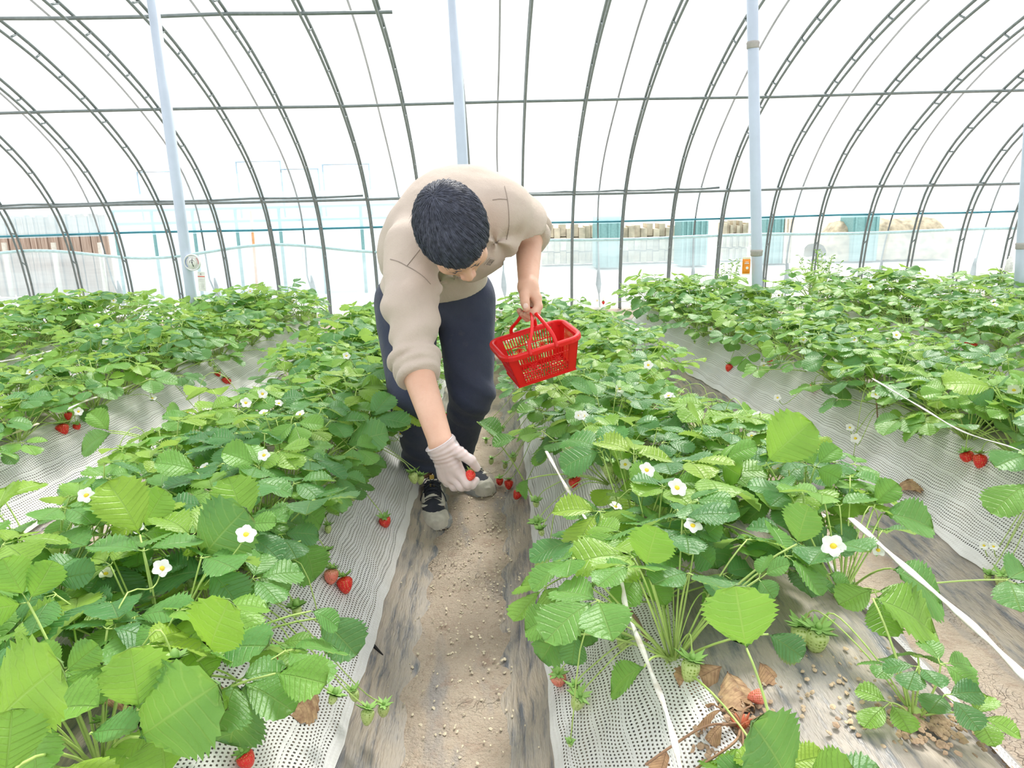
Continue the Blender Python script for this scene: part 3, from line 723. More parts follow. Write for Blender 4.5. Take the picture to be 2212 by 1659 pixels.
def surf(f, lo, hi, h, B=8):
    lo = np.array(lo, np.float64); n = np.ceil((np.array(hi) - lo) / h / B).astype(int); N_ = n * B
    F = np.full(N_ + 1, 1.0, np.float32)
    bi = np.stack(np.meshgrid(*[np.arange(k) for k in n], indexing='ij'), -1).reshape(-1, 3)
    cen = (lo + (bi * B + B / 2) * h).astype(np.float32); d = f(cen); rad = B * h * .5 * 1.75 + h * 2
    act = bi[np.abs(d) < rad * 1.35]
    ins = bi[d <= -rad * 1.35]
    for b in ins: F[b[0] * B:b[0] * B + B + 1, b[1] * B:b[1] * B + B + 1, b[2] * B:b[2] * B + B + 1] = -1
    g = np.stack(np.meshgrid(*[np.arange(B + 1)] * 3, indexing='ij'), -1).reshape(-1, 3)
    for i in range(0, len(act), 400):
        ch = act[i:i + 400]; idx = ch[:, None, :] * B + g[None]
        P = (lo + idx.reshape(-1, 3) * h).astype(np.float32); v = f(P); I = idx.reshape(-1, 3)
        F[I[:, 0], I[:, 1], I[:, 2]] = v
    s = F < 0
    c = np.zeros(tuple(np.array(F.shape) - 1), np.int8)
    for dx in (0, 1):
        for dy in (0, 1):
            for dz in (0, 1): c += s[dx:s.shape[0] - 1 + dx, dy:s.shape[1] - 1 + dy, dz:s.shape[2] - 1 + dz]
    cell = np.argwhere((c > 0) & (c < 8)); 
    vid = np.full(c.shape, -1, np.int32); vid[cell[:, 0], cell[:, 1], cell[:, 2]] = np.arange(len(cell))
    cor = {}
    for dx in (0, 1):
        for dy in (0, 1):
            for dz in (0, 1): cor[(dx, dy, dz)] = F[cell[:, 0] + dx, cell[:, 1] + dy, cell[:, 2] + dz]
    acc = np.zeros((len(cell), 3)); cnt = np.zeros(len(cell))
    ks = list(cor)
    for a in ks:
        for ax_ in range(3):
            if a[ax_] == 0:
                b = list(a); b[ax_] = 1; b = tuple(b); fa, fb = cor[a], cor[b]; m = (fa < 0) != (fb < 0)
                t = np.where(m, fa / np.where(m, fa - fb, 1), 0); p = np.repeat(np.array(a, float)[None], len(cell), 0); p[:, ax_] = t
                acc[m] += p[m]; cnt[m] += 1
    V = lo + (cell + acc / cnt[:, None]) * h
    Q = []
    for ax_ in range(3):
        o1, o2 = [k for k in range(3) if k != ax_]
        sl0 = [slice(None)] * 3; sl1 = [slice(None)] * 3; sl0[ax_] = slice(0, -1); sl1[ax_] = slice(1, None)
        e = s[tuple(sl0)] != s[tuple(sl1)]; E_ = np.argwhere(e)
        ok = (E_[:, o1] > 0) & (E_[:, o2] > 0) & (E_[:, o1] < c.shape[o1]) & (E_[:, o2] < c.shape[o2]) & (E_[:, ax_] < c.shape[ax_]); E_ = E_[ok]
        def vi(d1, d2):
            q = E_.copy(); q[:, o1] += d1; q[:, o2] += d2; return vid[q[:, 0], q[:, 1], q[:, 2]]
        q = np.stack([vi(-1, -1), vi(0, -1), vi(0, 0), vi(-1, 0)], 1)
        inside = s[E_[:, 0], E_[:, 1], E_[:, 2]]; flip = inside if ax_ != 1 else ~inside
        q[~flip] = q[~flip][:, ::-1]; Q.append(q)
    Q = np.concatenate(Q); Q = Q[(Q >= 0).all(1)]
    return V, Q
def body(name, f, lo, hi, h, mat, parent=None, local=None):
    v, q = surf(f, lo, hi, h)
    if local is not None: v = v - np.array(local)
    return mk(name, v, q, mat, parent)
def fbm(P, s, seed=0):
    """cheap smooth noise from turned sines"""
    r = np.random.RandomState(seed); o = np.zeros(len(P), np.float32)
    for k in range(5):
        d = r.normal(size=3); d /= np.linalg.norm(d); w = s * (1 + .6 * k); o += np.sin(P @ (d * w).astype(np.float32) + r.uniform(0, 6) + .8 * np.sin(P @ np.roll(d * w * .7, 1).astype(np.float32))) / (1 + .5 * k)
    return o / 2.6

# ------------------------------------------------------------------ the man
def skin_mat():
    m = N('skin'); n = m.noise(9); n2 = m.noise(70)
    c = m.mix(m.ramp(n, .3, .7), (.62, .36, .25), (.72, .45, .33)); c = m.mix(m.math('MULTIPLY', m.ramp(n2, .5, .8), .3), c, (.60, .30, .22))
    return m.done(m.pbr(c, .5, nor=m.bump(n2, .0008), Subsurface_Weight=.12, Subsurface_Radius=(.01, .004, .002)))
M['skin'] = skin_mat()
def cloth(name, c1, c2, sc=420, bp=.0006, rough=.95, big=6, br=None):
    m = N(name); n = m.noise(big); n2 = m.noise(sc, detail=2); c = m.mix(m.ramp(n, .3, .7), c1, c2)
    if br: c = m.mix(m.ramp(m.noise(5, detail=5, rough=.7), .60, .72, 0, .45), c, br)
    h = m.math('ADD', n2, m.math('MULTIPLY', m.noise(26, detail=3), 2.2))
    return m.done(m.pbr(c, rough, nor=m.bump(h, bp), spec=.2, Sheen_Weight=.15))
M['sweater'] = cloth('beige_fleece', (.53, .445, .38), (.59, .50, .43), bp=.0016)
M['trousers'] = cloth('navy_trousers', (.038, .048, .084), (.062, .070, .108), bp=.0012, br=(.12, .11, .12))
M['hair'] = plain('black_hair', (.060, .068, .100), .48, var=.5, scale=90)
MAN0 = V3(-.15, 2.85, 0)
man = emp('person', MAN0)
tag(man, 'man bending forward in beige sweater and navy trousers picking strawberries', 'person')
K = {}
def kp(n, px, py, Y): K[n] = at(px, py, Y=Y); return K[n]
kp('hipL', 995, 662, 2.90); kp('hipR', 888, 668, 2.86); kp('kneeL', 1018, 852, 2.80); kp('ankL', 988, 1003, 3.09)
kp('kneeR', 893, 858, 2.66); kp('ankR', 915, 1012, 2.83); kp('pel', 940, 632, 2.90); kp('waist', 938, 585, 2.78); kp('chest', 982, 487, 2.50)
kp('shR', 882, 545, 2.33); kp('shL', 1086, 452, 2.44); kp('elR', 896, 785, 2.12); kp('wrR', 953, 958, 1.93)
kp('elL', 1142, 508, 2.62); kp('wrL', 1141, 622, 2.41); kp('neck', 990, 500, 2.36); kp('head', 981, 508, 2.13)
# head turned: crown towards the camera, face down and a little to the right of the photo
hc = K['head']; cdir = np.array([0, 0, CAM_H]) - hc; cdir /= np.linalg.norm(cdir)
imx = CM @ np.array([1., 0, 0]); imy = CM @ np.array([0, 1., 0])
imx = imx - cdir * (imx @ cdir); imx /= np.linalg.norm(imx); imy = np.cross(cdir, imx)
al, be = math.radians(17), math.radians(19)
fdir = math.sin(be) * imx - math.cos(be) * imy              # face direction seen in the picture plane
udir = math.cos(al) * cdir - math.sin(al) * fdir; fdir = math.sin(al) * cdir + math.cos(al) * fdir
ldir = np.cross(fdir, udir)                                  # the head's own right-hand axis
HR = np.stack([ldir, fdir, udir], 1).astype(np.float32)      # columns: x (side), y (forward), z (up)
HS = 1.10
def hp(x, y, z): return hc + HR @ np.array([x, y, z]) * HS
def hel(c, r): return ell(hp(*c), np.array(r) * HS, HR)
headf = [hel((0, -.012, .028), (.077, .098, .092)), (hel((0, .028, -.012), (.067, .070, .088)), .03), (hel((0, .042, -.068), (.045, .048, .040)), .03),
         (hel((0, .074, -.104), (.022, .018, .018)), .02), (hel((0, .080, .028), (.050, .018, .014)), .016),
         (hel((.040, .062, -.028), (.026, .022, .020)), .018), (hel((-.040, .062, -.028), (.026, .022, .020)), .018)]
nose = [cone(hp(0, .090, .012), hp(0, .110, -.024), .0075 * HS, .0120 * HS), ell(hp(.012, .104, -.031), V3(.009, .010, .008) * HS, HR), ell(hp(-.012, .104, -.031), V3(.009, .010, .008) * HS, HR)]
def armset(out=0.0):
    return [cone(K['shR'], K['elR'], .046 + out, .046 + out), cone(K['elR'], K['wrR'], .0485 + out, .0335 + out), cone(K['shL'], K['elL'], .046 + out, .047 + out), cone(K['elL'], K['wrL'], .0495 + out, .0315 + out)]
def hk(px, py, Y): return at(px, py, Y=Y)
# right hand (gloved, pinching a berry), each finger its own chain
RH = [rbox((hk(957, 968, 1.93) + hk(985, 1028, 1.915)) / 2, (.034, .018, .047), .016)]
def chain(pts, rs, f=hk):
    q = [f(*p) for p in pts]; return [cone(q[i], q[i + 1], rs[i], rs[i + 1]) for i in range(len(q) - 1)]
palmR = [cone(hk(955, 962, 1.93), hk(990, 1018, 1.915), .029, .0165), cone(hk(953, 962, 1.935), hk(979, 1030, 1.925), .029, .0165), cone(hk(951, 964, 1.94), hk(967, 1034, 1.94), .027, .0155), cone(hk(953, 962, 1.94), hk(957, 1028, 1.955), .025, .0145)]
fr = .0100
fingR = [chain([(990, 1018, 1.915), (1009, 1045, 1.895), (1019, 1047, 1.905), (1028, 1038, 1.915)], [.0125, .0110, .0100, .0085]),
         chain([(979, 1030, 1.925), (997, 1051, 1.905), (1010, 1051, 1.925), (1018, 1042, 1.94)], [.0125, .0112, .0100, .0085]),
         chain([(967, 1034, 1.94), (981, 1051, 1.93), (996, 1049, 1.955), (1003, 1040, 1.97)], [.012, .0108, .0095, .008]),
         chain([(957, 1028, 1.955), (966, 1043, 1.955), (980, 1043, 1.98), (988, 1034, 1.99)], [.011, .0096, .0085, .0075]),
         chain([(966, 966, 1.93), (995, 980, 1.905), (1017, 994, 1.895), (1030, 1011, 1.905)], [.020, .0145, .0115, .0088])]
palmL = [cone(hk(1141, 620, 2.41), hk(1158, 643, 2.39), .032, .019), cone(hk(1141, 620, 2.41), hk(1154, 648, 2.42), .031, .019), cone(hk(1140, 620, 2.415), hk(1146, 650, 2.445), .026, .015), cone(hk(1140, 620, 2.42), hk(1136, 650, 2.46), .024, .014)]
fingL = [chain([(1158, 643, 2.39), (1163, 662, 2.375), (1155, 675, 2.362), (1144, 674, 2.368)], [.0165, .0142, .0130, .0112]),
         chain([(1154, 648, 2.42), (1159, 674, 2.405), (1148, 684, 2.385), (1137, 680, 2.385)], [.0165, .0142, .0130, .0112]),
         chain([(1146, 650, 2.445), (1150, 678, 2.435), (1139, 687, 2.41), (1129, 679, 2.405)], [.0155, .0136, .0122, .0105]),
         chain([(1136, 650, 2.46), (1138, 674, 2.46), (1128, 681, 2.435), (1122, 671, 2.42)], [.014, .0120, .011, .0095]),
         chain([(1139, 622, 2.40), (1133, 638, 2.375), (1134, 653, 2.355), (1137, 666, 2.350)], [.022, .0170, .0148, .0125])]
def near(fs, box, pad=.05):
    lo = np.array(box[0]) - pad; hi = np.array(box[1]) + pad
    g = union(fs, .008)
    def f(P):
        o = np.full(len(P), 1.0, np.float32); m = ((P > lo) & (P < hi)).all(1)
        if m.any(): o[m] = g(P[m])
        return o
    return f
def bx(c, r): c = np.array(c); return (c - r, c + r)
def handf(palm, fing, c):
    pal = union(palm, .012); fin = [union(q, .004) for q in fing]
    lo = np.array(c) - .17; hi = np.array(c) + .17
    def f(P):
        o = np.full(len(P), .2, np.float32); m = ((P > lo) & (P < hi)).all(1)
        if m.any():
            Q = P[m]; d = pal(Q); e = fin[0](Q)
            for g in fin[1:]: e = np.minimum(e, g(Q))
            o[m] = smin(d, e, .006)
        return o
    return f
cR = hk(985, 1010, 1.93); cL = hk(1142, 655, 2.40)
handR, handL = handf(palmR, fingR, cR), handf(palmL, fingL, cL)
headu = union(headf, .02); noseu = union(nose, .006)
def ear(s): return union([ell(hp(s * .076, -.002, -.006), V3(.007, .017, .030) * HS, HR), (ell(hp(s * .072, .004, -.030), V3(.008, .008, .010) * HS, HR), .006)], .006)
earl, earr = ear(1), ear(-1)
def facef(P):
    d = headu(P); lo = hc - .19; hi = hc + .19; m = ((P > lo) & (P < hi)).all(1)
    if m.any():
        Q = P[m]; e = smin(d[m], noseu(Q), .010); e = smin(e, earl(Q), .006); e = smin(e, earr(Q), .006)
        for s in (-1, 1):      # eye sockets with closed lids, and the line of the mouth
            e = -smin(-e, ell(hp(s * .031, .100, .004), V3(.017, .014, .010) * HS, HR)(Q), .008)
            e = smin(e, ell(hp(s * .031, .080, .003), V3(.013, .0125, .011) * HS, HR)(Q), .004)
        e = smin(e, ell(hp(0, .086, -.062), V3(.022, .012, .010) * HS, HR)(Q), .010)
        e = -smin(-e, ell(hp(0, .102, -.062), V3(.020, .010, .0016) * HS, HR)(Q), .003)
        d[m] = e
    return d
arms = union(armset(), .03)
tors = union([ell(K['chest'], (.15, .12, .12)), ell(K['waist'], (.13, .11, .11)), ell(K['pel'], (.14, .12, .12)), cone(K['shR'], K['shL'], .04, .04), cone(K['neck'], hp(0, -.02, -.05), .056, .052)], .03)
legs = union([cone(K['hipL'], K['kneeL'], .075, .05), cone(K['kneeL'], K['ankL'], .048, .034), cone(K['hipR'], K['kneeR'], .075, .05), cone(K['kneeR'], K['ankR'], .048, .034)], .02)
def bodyf(P):
    d = smin(arms(P), tors(P), .04); d = np.minimum(d, legs(P)); d = smin(d, legs(P), .03)
    d = smin(d, facef(P), .02); d = smin(d, handR(P), .010); d = smin(d, handL(P), .010); return d
import time as _t; _t0 = _t.time()
pts = np.array(list(K.values())); lo = pts.min(0) - .16; hi = pts.max(0) + .16; lo = np.minimum(lo, cR - .12); lo[2] = .07
bod = body('body', bodyf, lo, hi, .0034, M['skin'], man, MAN0)
# ---- trousers
def up(P): return P
def trf(P):
    a = union([ell(K['pel'] + V3(0, .0, -.00), (.208, .155, .13)), (cone(K['hipL'] + V3(.02, 0, .02), K['kneeL'] + V3(0, .02, 0), .118, .090), .035), (cone(K['hipR'] + V3(-.025, 0, .02), K['kneeR'] + V3(-.01, .02, 0), .120, .088), .035)], .05)(P)
    L = union([cone(K['kneeL'], K['ankL'] + V3(0, -.01, .05), .082, .070), cone(K['ankL'] + V3(0, -.01, .05), K['ankL'] + V3(.004, -.02, -.02), .066, .070)], .03)(P)
    R_ = union([cone(K['kneeR'], K['ankR'] + V3(-.01, -.0, .04), .084, .070), cone(K['ankR'] + V3(-.01, 0, .04), K['ankR'] + V3(-.01, .0, -.03), .070, .072)], .03)(P)
    d = smin(a, np.minimum(L, R_), .03)
    wv = fbm(P, 9, 21)
    for k, amp, w, fq, ph in (('kneeL', .0105, .13, 62, 0.), ('kneeR', .010, .13, 58, 1.), ('hipL', .009, .13, 48, 2.), ('hipR', .006, .13, 50, 0.), ('ankL', .010, .13, 85, .5), ('ankR', .010, .13, 80, 2.)):
        q = P - K[k].astype(np.float32); r = np.linalg.norm(q, axis=1); ar = np.sin(q[:, 2] * fq + q[:, 0] * 46 + 2.6 * wv + ph)
        d = d + amp * np.exp(-(r / w) ** 2) * (np.abs(ar) ** .6 * np.sign(ar)) * (.55 + .6 * wv)
    d = d + .0055 * fbm(P, 15, 3) + .006 * (.5 - np.abs(fbm(P * V3(1, 1, .5), 20, 71))) * np.clip(fbm(P, 5, 72) + .4, 0, 1)
    cut = np.minimum(P[:, 2] - (K['ankR'][2] - .022) - .28 * np.clip(K['ankR'][1] + .03 - P[:, 1], -.05, .1), 1)
    cutL = P[:, 2] - (K['ankL'][2] - .02)
    c = np.where(P[:, 0] > (K['ankL'][0] + K['ankR'][0]) / 2 - .02, cutL, cut)
    return np.maximum(d, -c)
lo = np.array([K['hipR'][0] - .25, 2.4, .05]); hi = np.array([K['hipL'][0] + .26, 3.25, 1.05])
body('trousers', trf, lo, hi, .0065, M['trousers'], man, MAN0)
# ---- sweater
shaft = lambda a, b, t: K[a] * (1 - t) + K[b] * t
cufR = shaft('elR', 'wrR', .16); cufL = shaft('elL', 'wrL', .10)
def ringf(c, ax_, R_, r):
    c = np.array(c, np.float32); a = np.array(ax_, np.float32); a /= np.linalg.norm(a)
    def f(P):
        q = P - c; t = q @ a; rr = np.linalg.norm(q - t[:, None] * a, axis=1); return np.sqrt((rr - R_) ** 2 + t * t) - r
    return f
dR = K['wrR'] - K['elR']; dL = K['wrL'] - K['elL']; dRu = dR / np.linalg.norm(dR); dLu = dL / np.linalg.norm(dL)
backtop = at(1003, 442, Y=2.55)
swU = union([ell(K['chest'], (.212, .165, .150)), (ell(backtop, (.175, .16, .135)), .07), (ell(at(900, 545, Y=2.58), (.135, .18, .13)), .07), (ell(at(1018, 535, Y=2.52), (.128, .125, .115)), .05), (ell(K['waist'], (.200, .170, .150)), .08), (ell(K['pel'] + V3(0, -.03, .04), (.205, .160, .10)), .06),
             (cone(K['shR'] + V3(.015, .02, .0), shaft('shR', 'elR', .5), .098, .083), .05), (cone(shaft('shR', 'elR', .5), K['elR'] + dRu * .02, .082, .058), .03),
             (cone(K['shL'] + V3(-.015, .01, 0), shaft('shL', 'elL', .5), .100, .090), .05), (cone(shaft('shL', 'elL', .5), K['elL'] + dLu * .012, .090, .064), .03)], .05)
rings = [ringf(cufR, dR + V3(.03, 0, .02), .0545, .013), ringf(cufR - dRu * .027, dR + V3(-.03, 0, .03), .058, .014), ringf(cufR - dRu * .058, dR, .064, .013), ringf(cufL, dL, .055, .013), ringf(cufL - dLu * .026, dL + V3(.02, .02, 0), .061, .013), ringf(cufL - dLu * .052, dL, .070, .012)]
colf = ringf(hp(0, -.035, -.085), hp(0, -.02, 0) - K['neck'], .066, .016)
hemn = np.array([.0, -.60, .80]); 
def swf(P):
    d = swU(P)
    for r_ in rings: d = smin(d, r_(P), .006)
    d = smin(d, colf(P), .02)
    # folds: round the elbows, across the upper arm and spreading from the armpits
    wv = fbm(P, 11, 31)
    for c, a, amp, w, fr_ in ((K['elR'] - dRu * .03, dRu, .010, .10, 95), (shaft('shR', 'elR', .55), (K['elR'] - K['shR']), .0095, .13, 50), (K['elL'], dLu, .009, .09, 90), (shaft('shL', 'elL', .3), (K['elL'] - K['shL']), .010, .12, 55)):
        a = np.array(a) / np.linalg.norm(a); q = P - np.array(c, np.float32); t = q @ a.astype(np.float32); r = np.linalg.norm(q, axis=1); ar = np.sin(t * fr_ + 2.8 * wv + 1.5 * np.sin(q[:, 0] * 26 + q[:, 2] * 9))
        d = d + amp * np.exp(-(r / w) ** 2) * ar * (.8 + .9 * wv)
    for c, amp, w in ((at(945, 620, Y=2.42), .017, .12), (at(1072, 520, Y=2.45), .013, .12), (at(860, 590, Y=2.75), .015, .13), (at(985, 600, Y=2.45), .010, .14)):
        q = P - np.array(c, np.float32); r = np.linalg.norm(q, axis=1); an = np.arctan2(q[:, 2], q[:, 0]); d = d + amp * np.exp(-(r / w) ** 2) * np.sin(an * 4 + r * 14 + 2 * wv)
    rd = fbm(P * V3(1, 1, .45), 24, 44); d = d + .0060 * fbm(P, 12, 9) + .0013 * fbm(P, 45, 5) + .0055 * (.5 - np.abs(rd)) * np.clip(fbm(P, 6, 12) + .35, 0, 1)
    # open at the wrists, the neck and the hem
    for c, a in ((cufR + dRu * .012, dRu), (cufL + dLu * .012, dLu)):
        q = P - np.array(c, np.float32); t = q @ a.astype(np.float32); r = np.linalg.norm(q - t[:, None] * a.astype(np.float32), axis=1); d = np.where(r < .088, np.maximum(d, np.where((np.abs(t) < .12), t, -1)), d)
    hm = (P - np.array(HEM, np.float32)) @ HEMN
    return np.maximum(d, hm)
HEM = at(990, 640, Y=2.72); HEMN = np.array([.05, .30, -1.0], np.float32); HEMN = HEMN / np.linalg.norm(HEMN)
pts = np.array([K[k] for k in ('shR', 'shL', 'elR', 'elL', 'pel', 'chest')]); lo = pts.min(0) - .24; hi = pts.max(0) + .24
SW = body('sweater', swf, lo, hi, .0052, M['sweater'], man, MAN0)
print('man', round(_t.time() - _t0, 1), len(bod.data.vertices))
# ---- seams and badge on the sweater, found on its own surface
from mathutils.bvhtree import BVHTree
def bvh(o): return BVHTree.FromPolygons([v.co.copy() for v in o.data.vertices], [tuple(p.vertices) for p in o.data.polygons])
BS = bvh(SW); ORI = Vector((0, 0, CAM_H)) - Vector(MAN0)
def onsw(px, py):
    d = Vector(ray(px, py)).normalized(); h = BS.ray_cast(ORI, d)
    return h[0], h[1]
M['seam'] = plain('seam_thread', (.30, .25, .21), .9)
for pts_ in ([(879, 575), (893, 557), (907, 539)], [(843, 560), (860, 565), (879, 575), (897, 585), (915, 598), (930, 614)], [(1064, 432), (1080, 430), (1096, 431)], [(1090, 402), (1096, 431), (1099, 460), (1099, 490), (1094, 518)]):
    q = [onsw(*p) for p in smoothpts([(a, b, 0) for a, b in pts_], 5) for p in [(p[0], p[1])]]
    q = [a + n * .0004 for a, n in q if a is not None]
    if len(q) > 2:
        ok = [q[0]] + [b for a, b in zip(q, q[1:]) if (a - b).length < .05]
        t = MB(); t.tube(ok, .0014, 5); t.build('seam', M['seam'], SW)
P_, n_ = onsw(1058, 566)
if P_ is not None:
    bm_ = n_.to_track_quat('Z', 'Y').to_matrix().to_4x4(); bm_.translation = P_ + n_ * .001
    r3 = bm_.to_3x3(); upv = Vector(imy); a_ = math.atan2(upv.dot(r3.col[0]), upv.dot(r3.col[1])); bm_ = bm_ @ Matrix.Rotation(-a_ - .25, 4, 'Z')
    t = MB(); t.box((0, 0, 0), (.024, .030, .002)); b1 = t.build('chest_badge', plain('badge_fabric', (.50, .43, .37), .8), SW, smooth=False); b1.matrix_local = bm_
    t = MB(); w_ = .0011
    for c_, d_ in (((0, .011, .0012), (.017, w_, w_)), ((0, -.006, .0012), (.017, w_, w_)), ((-.0085, .0025, .0012), (w_, .018, w_)), ((.0085, .0025, .0012), (w_, .018, w_)), ((-.0045, .0025, .0012), (w_, .010, w_)), ((-.002, .0065, .0012), (.005, w_, w_)), ((-.002, .0025, .0012), (.005, w_, w_)), ((-.002, -.0015, .0012), (.005, w_, w_)),
                   ((.0035, .0025, .0012), (w_, .010, w_)), ((-.007, -.010, .0012), (.003, .003, w_)), ((-.002, -.010, .0012), (.003, .003, w_)), ((.003, -.010, .0012), (.003, .003, w_)), ((.008, -.010, .0012), (.003, .003, w_))): t.box(c_, d_)
    t.box((.0055, .0045, .0012), (.005, w_, w_), Matrix.Rotation(.7, 3, 'Z')); t.box((.0055, .0005, .0012), (.005, w_, w_), Matrix.Rotation(-.7, 3, 'Z'))
    b2 = t.build('badge_mark', plain('badge_mark', (.16, .14, .13), .7), b1, smooth=False)
# ---- hair
def headl(P): return (P - hc.astype(np.float32)) @ HR / HS
hcap = union([hel((0, -.016, .034), (.0905, .112, .103)), (hel((0, -.052, .000), (.076, .072, .074)), .02), (hel((0, .040, .060), (.062, .060, .062)), .03)], .02)
def hline(x, y):        # lowest height hair reaches, in the head's own frame
    ay = np.clip(y, -.12, .12)
    return np.interp(ay, [-.12, -.07, -.03, .0, .03, .055, .075, .095, .12], [-.075, -.062, -.03, -.004, .006, .020, .046, .052, .055]) + .25 * np.abs(x) * (y > .05) - .0
def hairf(P):
    L = headl(P); d = hcap(P); d = d + .0016 * np.sin(np.arctan2(L[:, 0] + .01, -(L[:, 1] + .055)) * 34 + 3 * np.sin(L[:, 1] * 60)) 
    cut = (hline(L[:, 0], L[:, 1]).astype(np.float32) - L[:, 2]) * HS * .8
    return np.maximum(d, cut)
HA = body('hair', hairf, hc - .17, hc + .17, .0032, M['hair'], man, MAN0)
BH = bvh(HA)
wh = Vector((.012, -.060, .105)); cH = Vector((0, -.016, .034)); wdir = (wh - cH).normalized(); e1 = Vector((1, 0, 0)); e1 = (e1 - wdir * e1.dot(wdir)).normalized(); e2 = wdir.cross(e1)
HV = []; HF = []; R = random.Random(5)
HRm = Matrix([[float(HR[i][j]) for j in range(3)] for i in range(3)])
for s_ in range(5200):
    phi = R.uniform(0, 2 * PI); th0 = (R.random() ** .62) * 1.75; ln = R.uniform(.28, .62); lift = R.uniform(-.004, .0035) + (.006 if R.random() < .03 else 0); n_ = 7; pts_ = []
    sw_ = R.uniform(-.22, .22)
    for i in range(n_):
        tt = i / (n_ - 1); th = th0 + ln * tt; ph = phi + (.35 + .0) * th * .5 + sw_ * tt * .5 / (.4 + th)
        dv = (wdir * math.cos(th) + (e1 * math.cos(ph) + e2 * math.sin(ph)) * math.sin(th)).normalized()
        h = BH.ray_cast(Vector(HRm @ (cH * HS)) + Vector(hc) - Vector(MAN0) + (HRm @ dv) * .3, -(HRm @ dv), .3)
        if h[0] is None: break
        L = HRm.transposed() @ (h[0] + Vector(MAN0) - Vector(hc)) / HS
        if i > 2 and L.z < float(hline(L.x, L.y)) - .004: break
        pts_.append(h[0] + (HRm @ dv) * (.0014 + lift * tt * tt * 1.2 + .0015 * math.sin(PI * tt)))
    if len(pts_) < 4: continue
    k = len(HV); wd_ = R.uniform(.0006, .0013)
    for i, p in enumerate(pts_):
        T = (pts_[min(i + 1, len(pts_) - 1)] - pts_[max(0, i - 1)]).normalized(); up_ = (p + Vector(MAN0) - Vector(hc)).normalized(); sd = T.cross(up_).normalized(); w2 = wd_ * (1 - .75 * (i / (len(pts_) - 1)) ** 2)
        HV += [p - sd * w2, p + up_ * w2 * .9, p + sd * w2]
    for i in range(len(pts_) - 1):
        a = k + i * 3; HF += [(a, a + 1, a + 4, a + 3), (a + 1, a + 2, a + 5, a + 4), (a + 2, a, a + 3, a + 5)]
st = mk('hair_strands', HV, np.array(HF), M['hair'], HA); st['kind'] = 'stuff'
for s_ in (-1, 1):
    t = MB(); t.tube([Vector(hp(s_ * x, y, z)) - Vector(MAN0) for x, y, z in ((.012, .0985, .020), (.024, .0965, .025), (.038, .088, .025), (.050, .074, .018))], [.003, .0042, .0038, .0015], 6, flat=.7); t.build('eyebrow', M['hair'], man)
    t = MB(); t.tube([Vector(hp(s_ * x, y, z)) - Vector(MAN0) for x, y, z in ((.019, .0905, .000), (.030, .0945, -.004), (.042, .086, -.001))], .0013, 5); t.build('eyelashes', M['hair'], man)
# ---- glove
M['glove'] = (lambda m: m.done(m.shmix(.50, m.transp((.98, .97, .97)), m.pbr((.90, .84, .86), .22, spec=.7, nor=m.bump(m.noise(55, detail=3, sc3=(1, 1, .35)), .0022)))))(N('vinyl_glove'))
dh = (cR - K['wrR']); dh /= np.linalg.norm(dh); gc = hk(958, 970, 1.93)
def glf(P):
    d = np.minimum(handR(P), .5); d = smin(d, cone(K['wrR'], gc, .0345, .036)(P), .012) - .0024
    q = P - gc.astype(np.float32); t = q @ dh.astype(np.float32); d = d - .004 * np.clip(1 - np.abs(t + .012) / .03, 0, 1) + .0013 * np.sin(t * 420 + 4 * fbm(P, 40, 2)) * np.exp(-((t - .012) / .03) ** 2)
    d = d + .0006 * fbm(P, 120, 8)
    nn = np.array(dh, np.float32); return np.maximum(d, -(t + .022))
body('glove', glf, cR - .15, cR + .13, .0022, M['glove'], man, MAN0)
t = MB(); cc = gc - dh * .022; u_ = np.cross(dh, [0, 1, 0]); u_ /= np.linalg.norm(u_); v_ = np.cross(dh, u_)
t.tube([Vector(cc + (u_ * math.cos(a) + v_ * math.sin(a)) * (.0415 + .0015 * math.sin(3 * a))) - Vector(MAN0) for a in np.linspace(0, 2 * PI, 33)], .0018, 6); t.build('glove_cuff', M['glove'], man)
# ---- fingernails of the bare hand
t = MB(); a_, b_ = hk(1134, 655, 2.352), hk(1137, 667, 2.348); 
nl = ell((a_ + b_) / 2 + (np.array([0, 0, CAM_H]) - a_) / np.linalg.norm(a_ - [0, 0, CAM_H]) * .0095, (.0085, .0032, .0100)); body('thumbnail', nl, (a_ + b_) / 2 - .04, (a_ + b_) / 2 + .04, .0012, plain('nail', (.80, .58, .50), .3), man, MAN0)
# ---- shoes
M['shoe_navy'] = cloth('shoe_mesh_navy', (.022, .026, .045), (.035, .04, .06), sc=900, bp=.0006, rough=.8)
M['shoe_grey'] = plain('shoe_suede_grey', (.62, .59, .53), .8, var=.14, scale=40, bump=.0008)
M['sole'] = plain('sole_grey', (.30, .31, .32), .65, var=.25, scale=25); M['sole_tip'] = plain('sole_beige', (.48, .44, .37), .6)
M['lace'] = plain('lace_navy', (.02, .025, .04), .7); M['yellow_tab'] = plain('yellow_tab', (.62, .42, .08), .6); M['tongue_white'] = plain('tongue_label_white', (.70, .66, .58), .6)
SL = .315
def fw(y): return np.interp(y, [0, .02, .06, .11, .16, .21, .25, .28, .30, SL], [.018, .035, .043, .042, .048, .056, .057, .050, .040, .012]) 
def fx(y): return np.interp(y, [0, .1, .2, SL], [0, -.002, .004, -.004])
def ftop(y): return np.interp(y, [0, .03, .07, .11, .14, .20, .25, .29, SL], [.105, .112, .108, .122, .112, .083, .066, .056, .030])
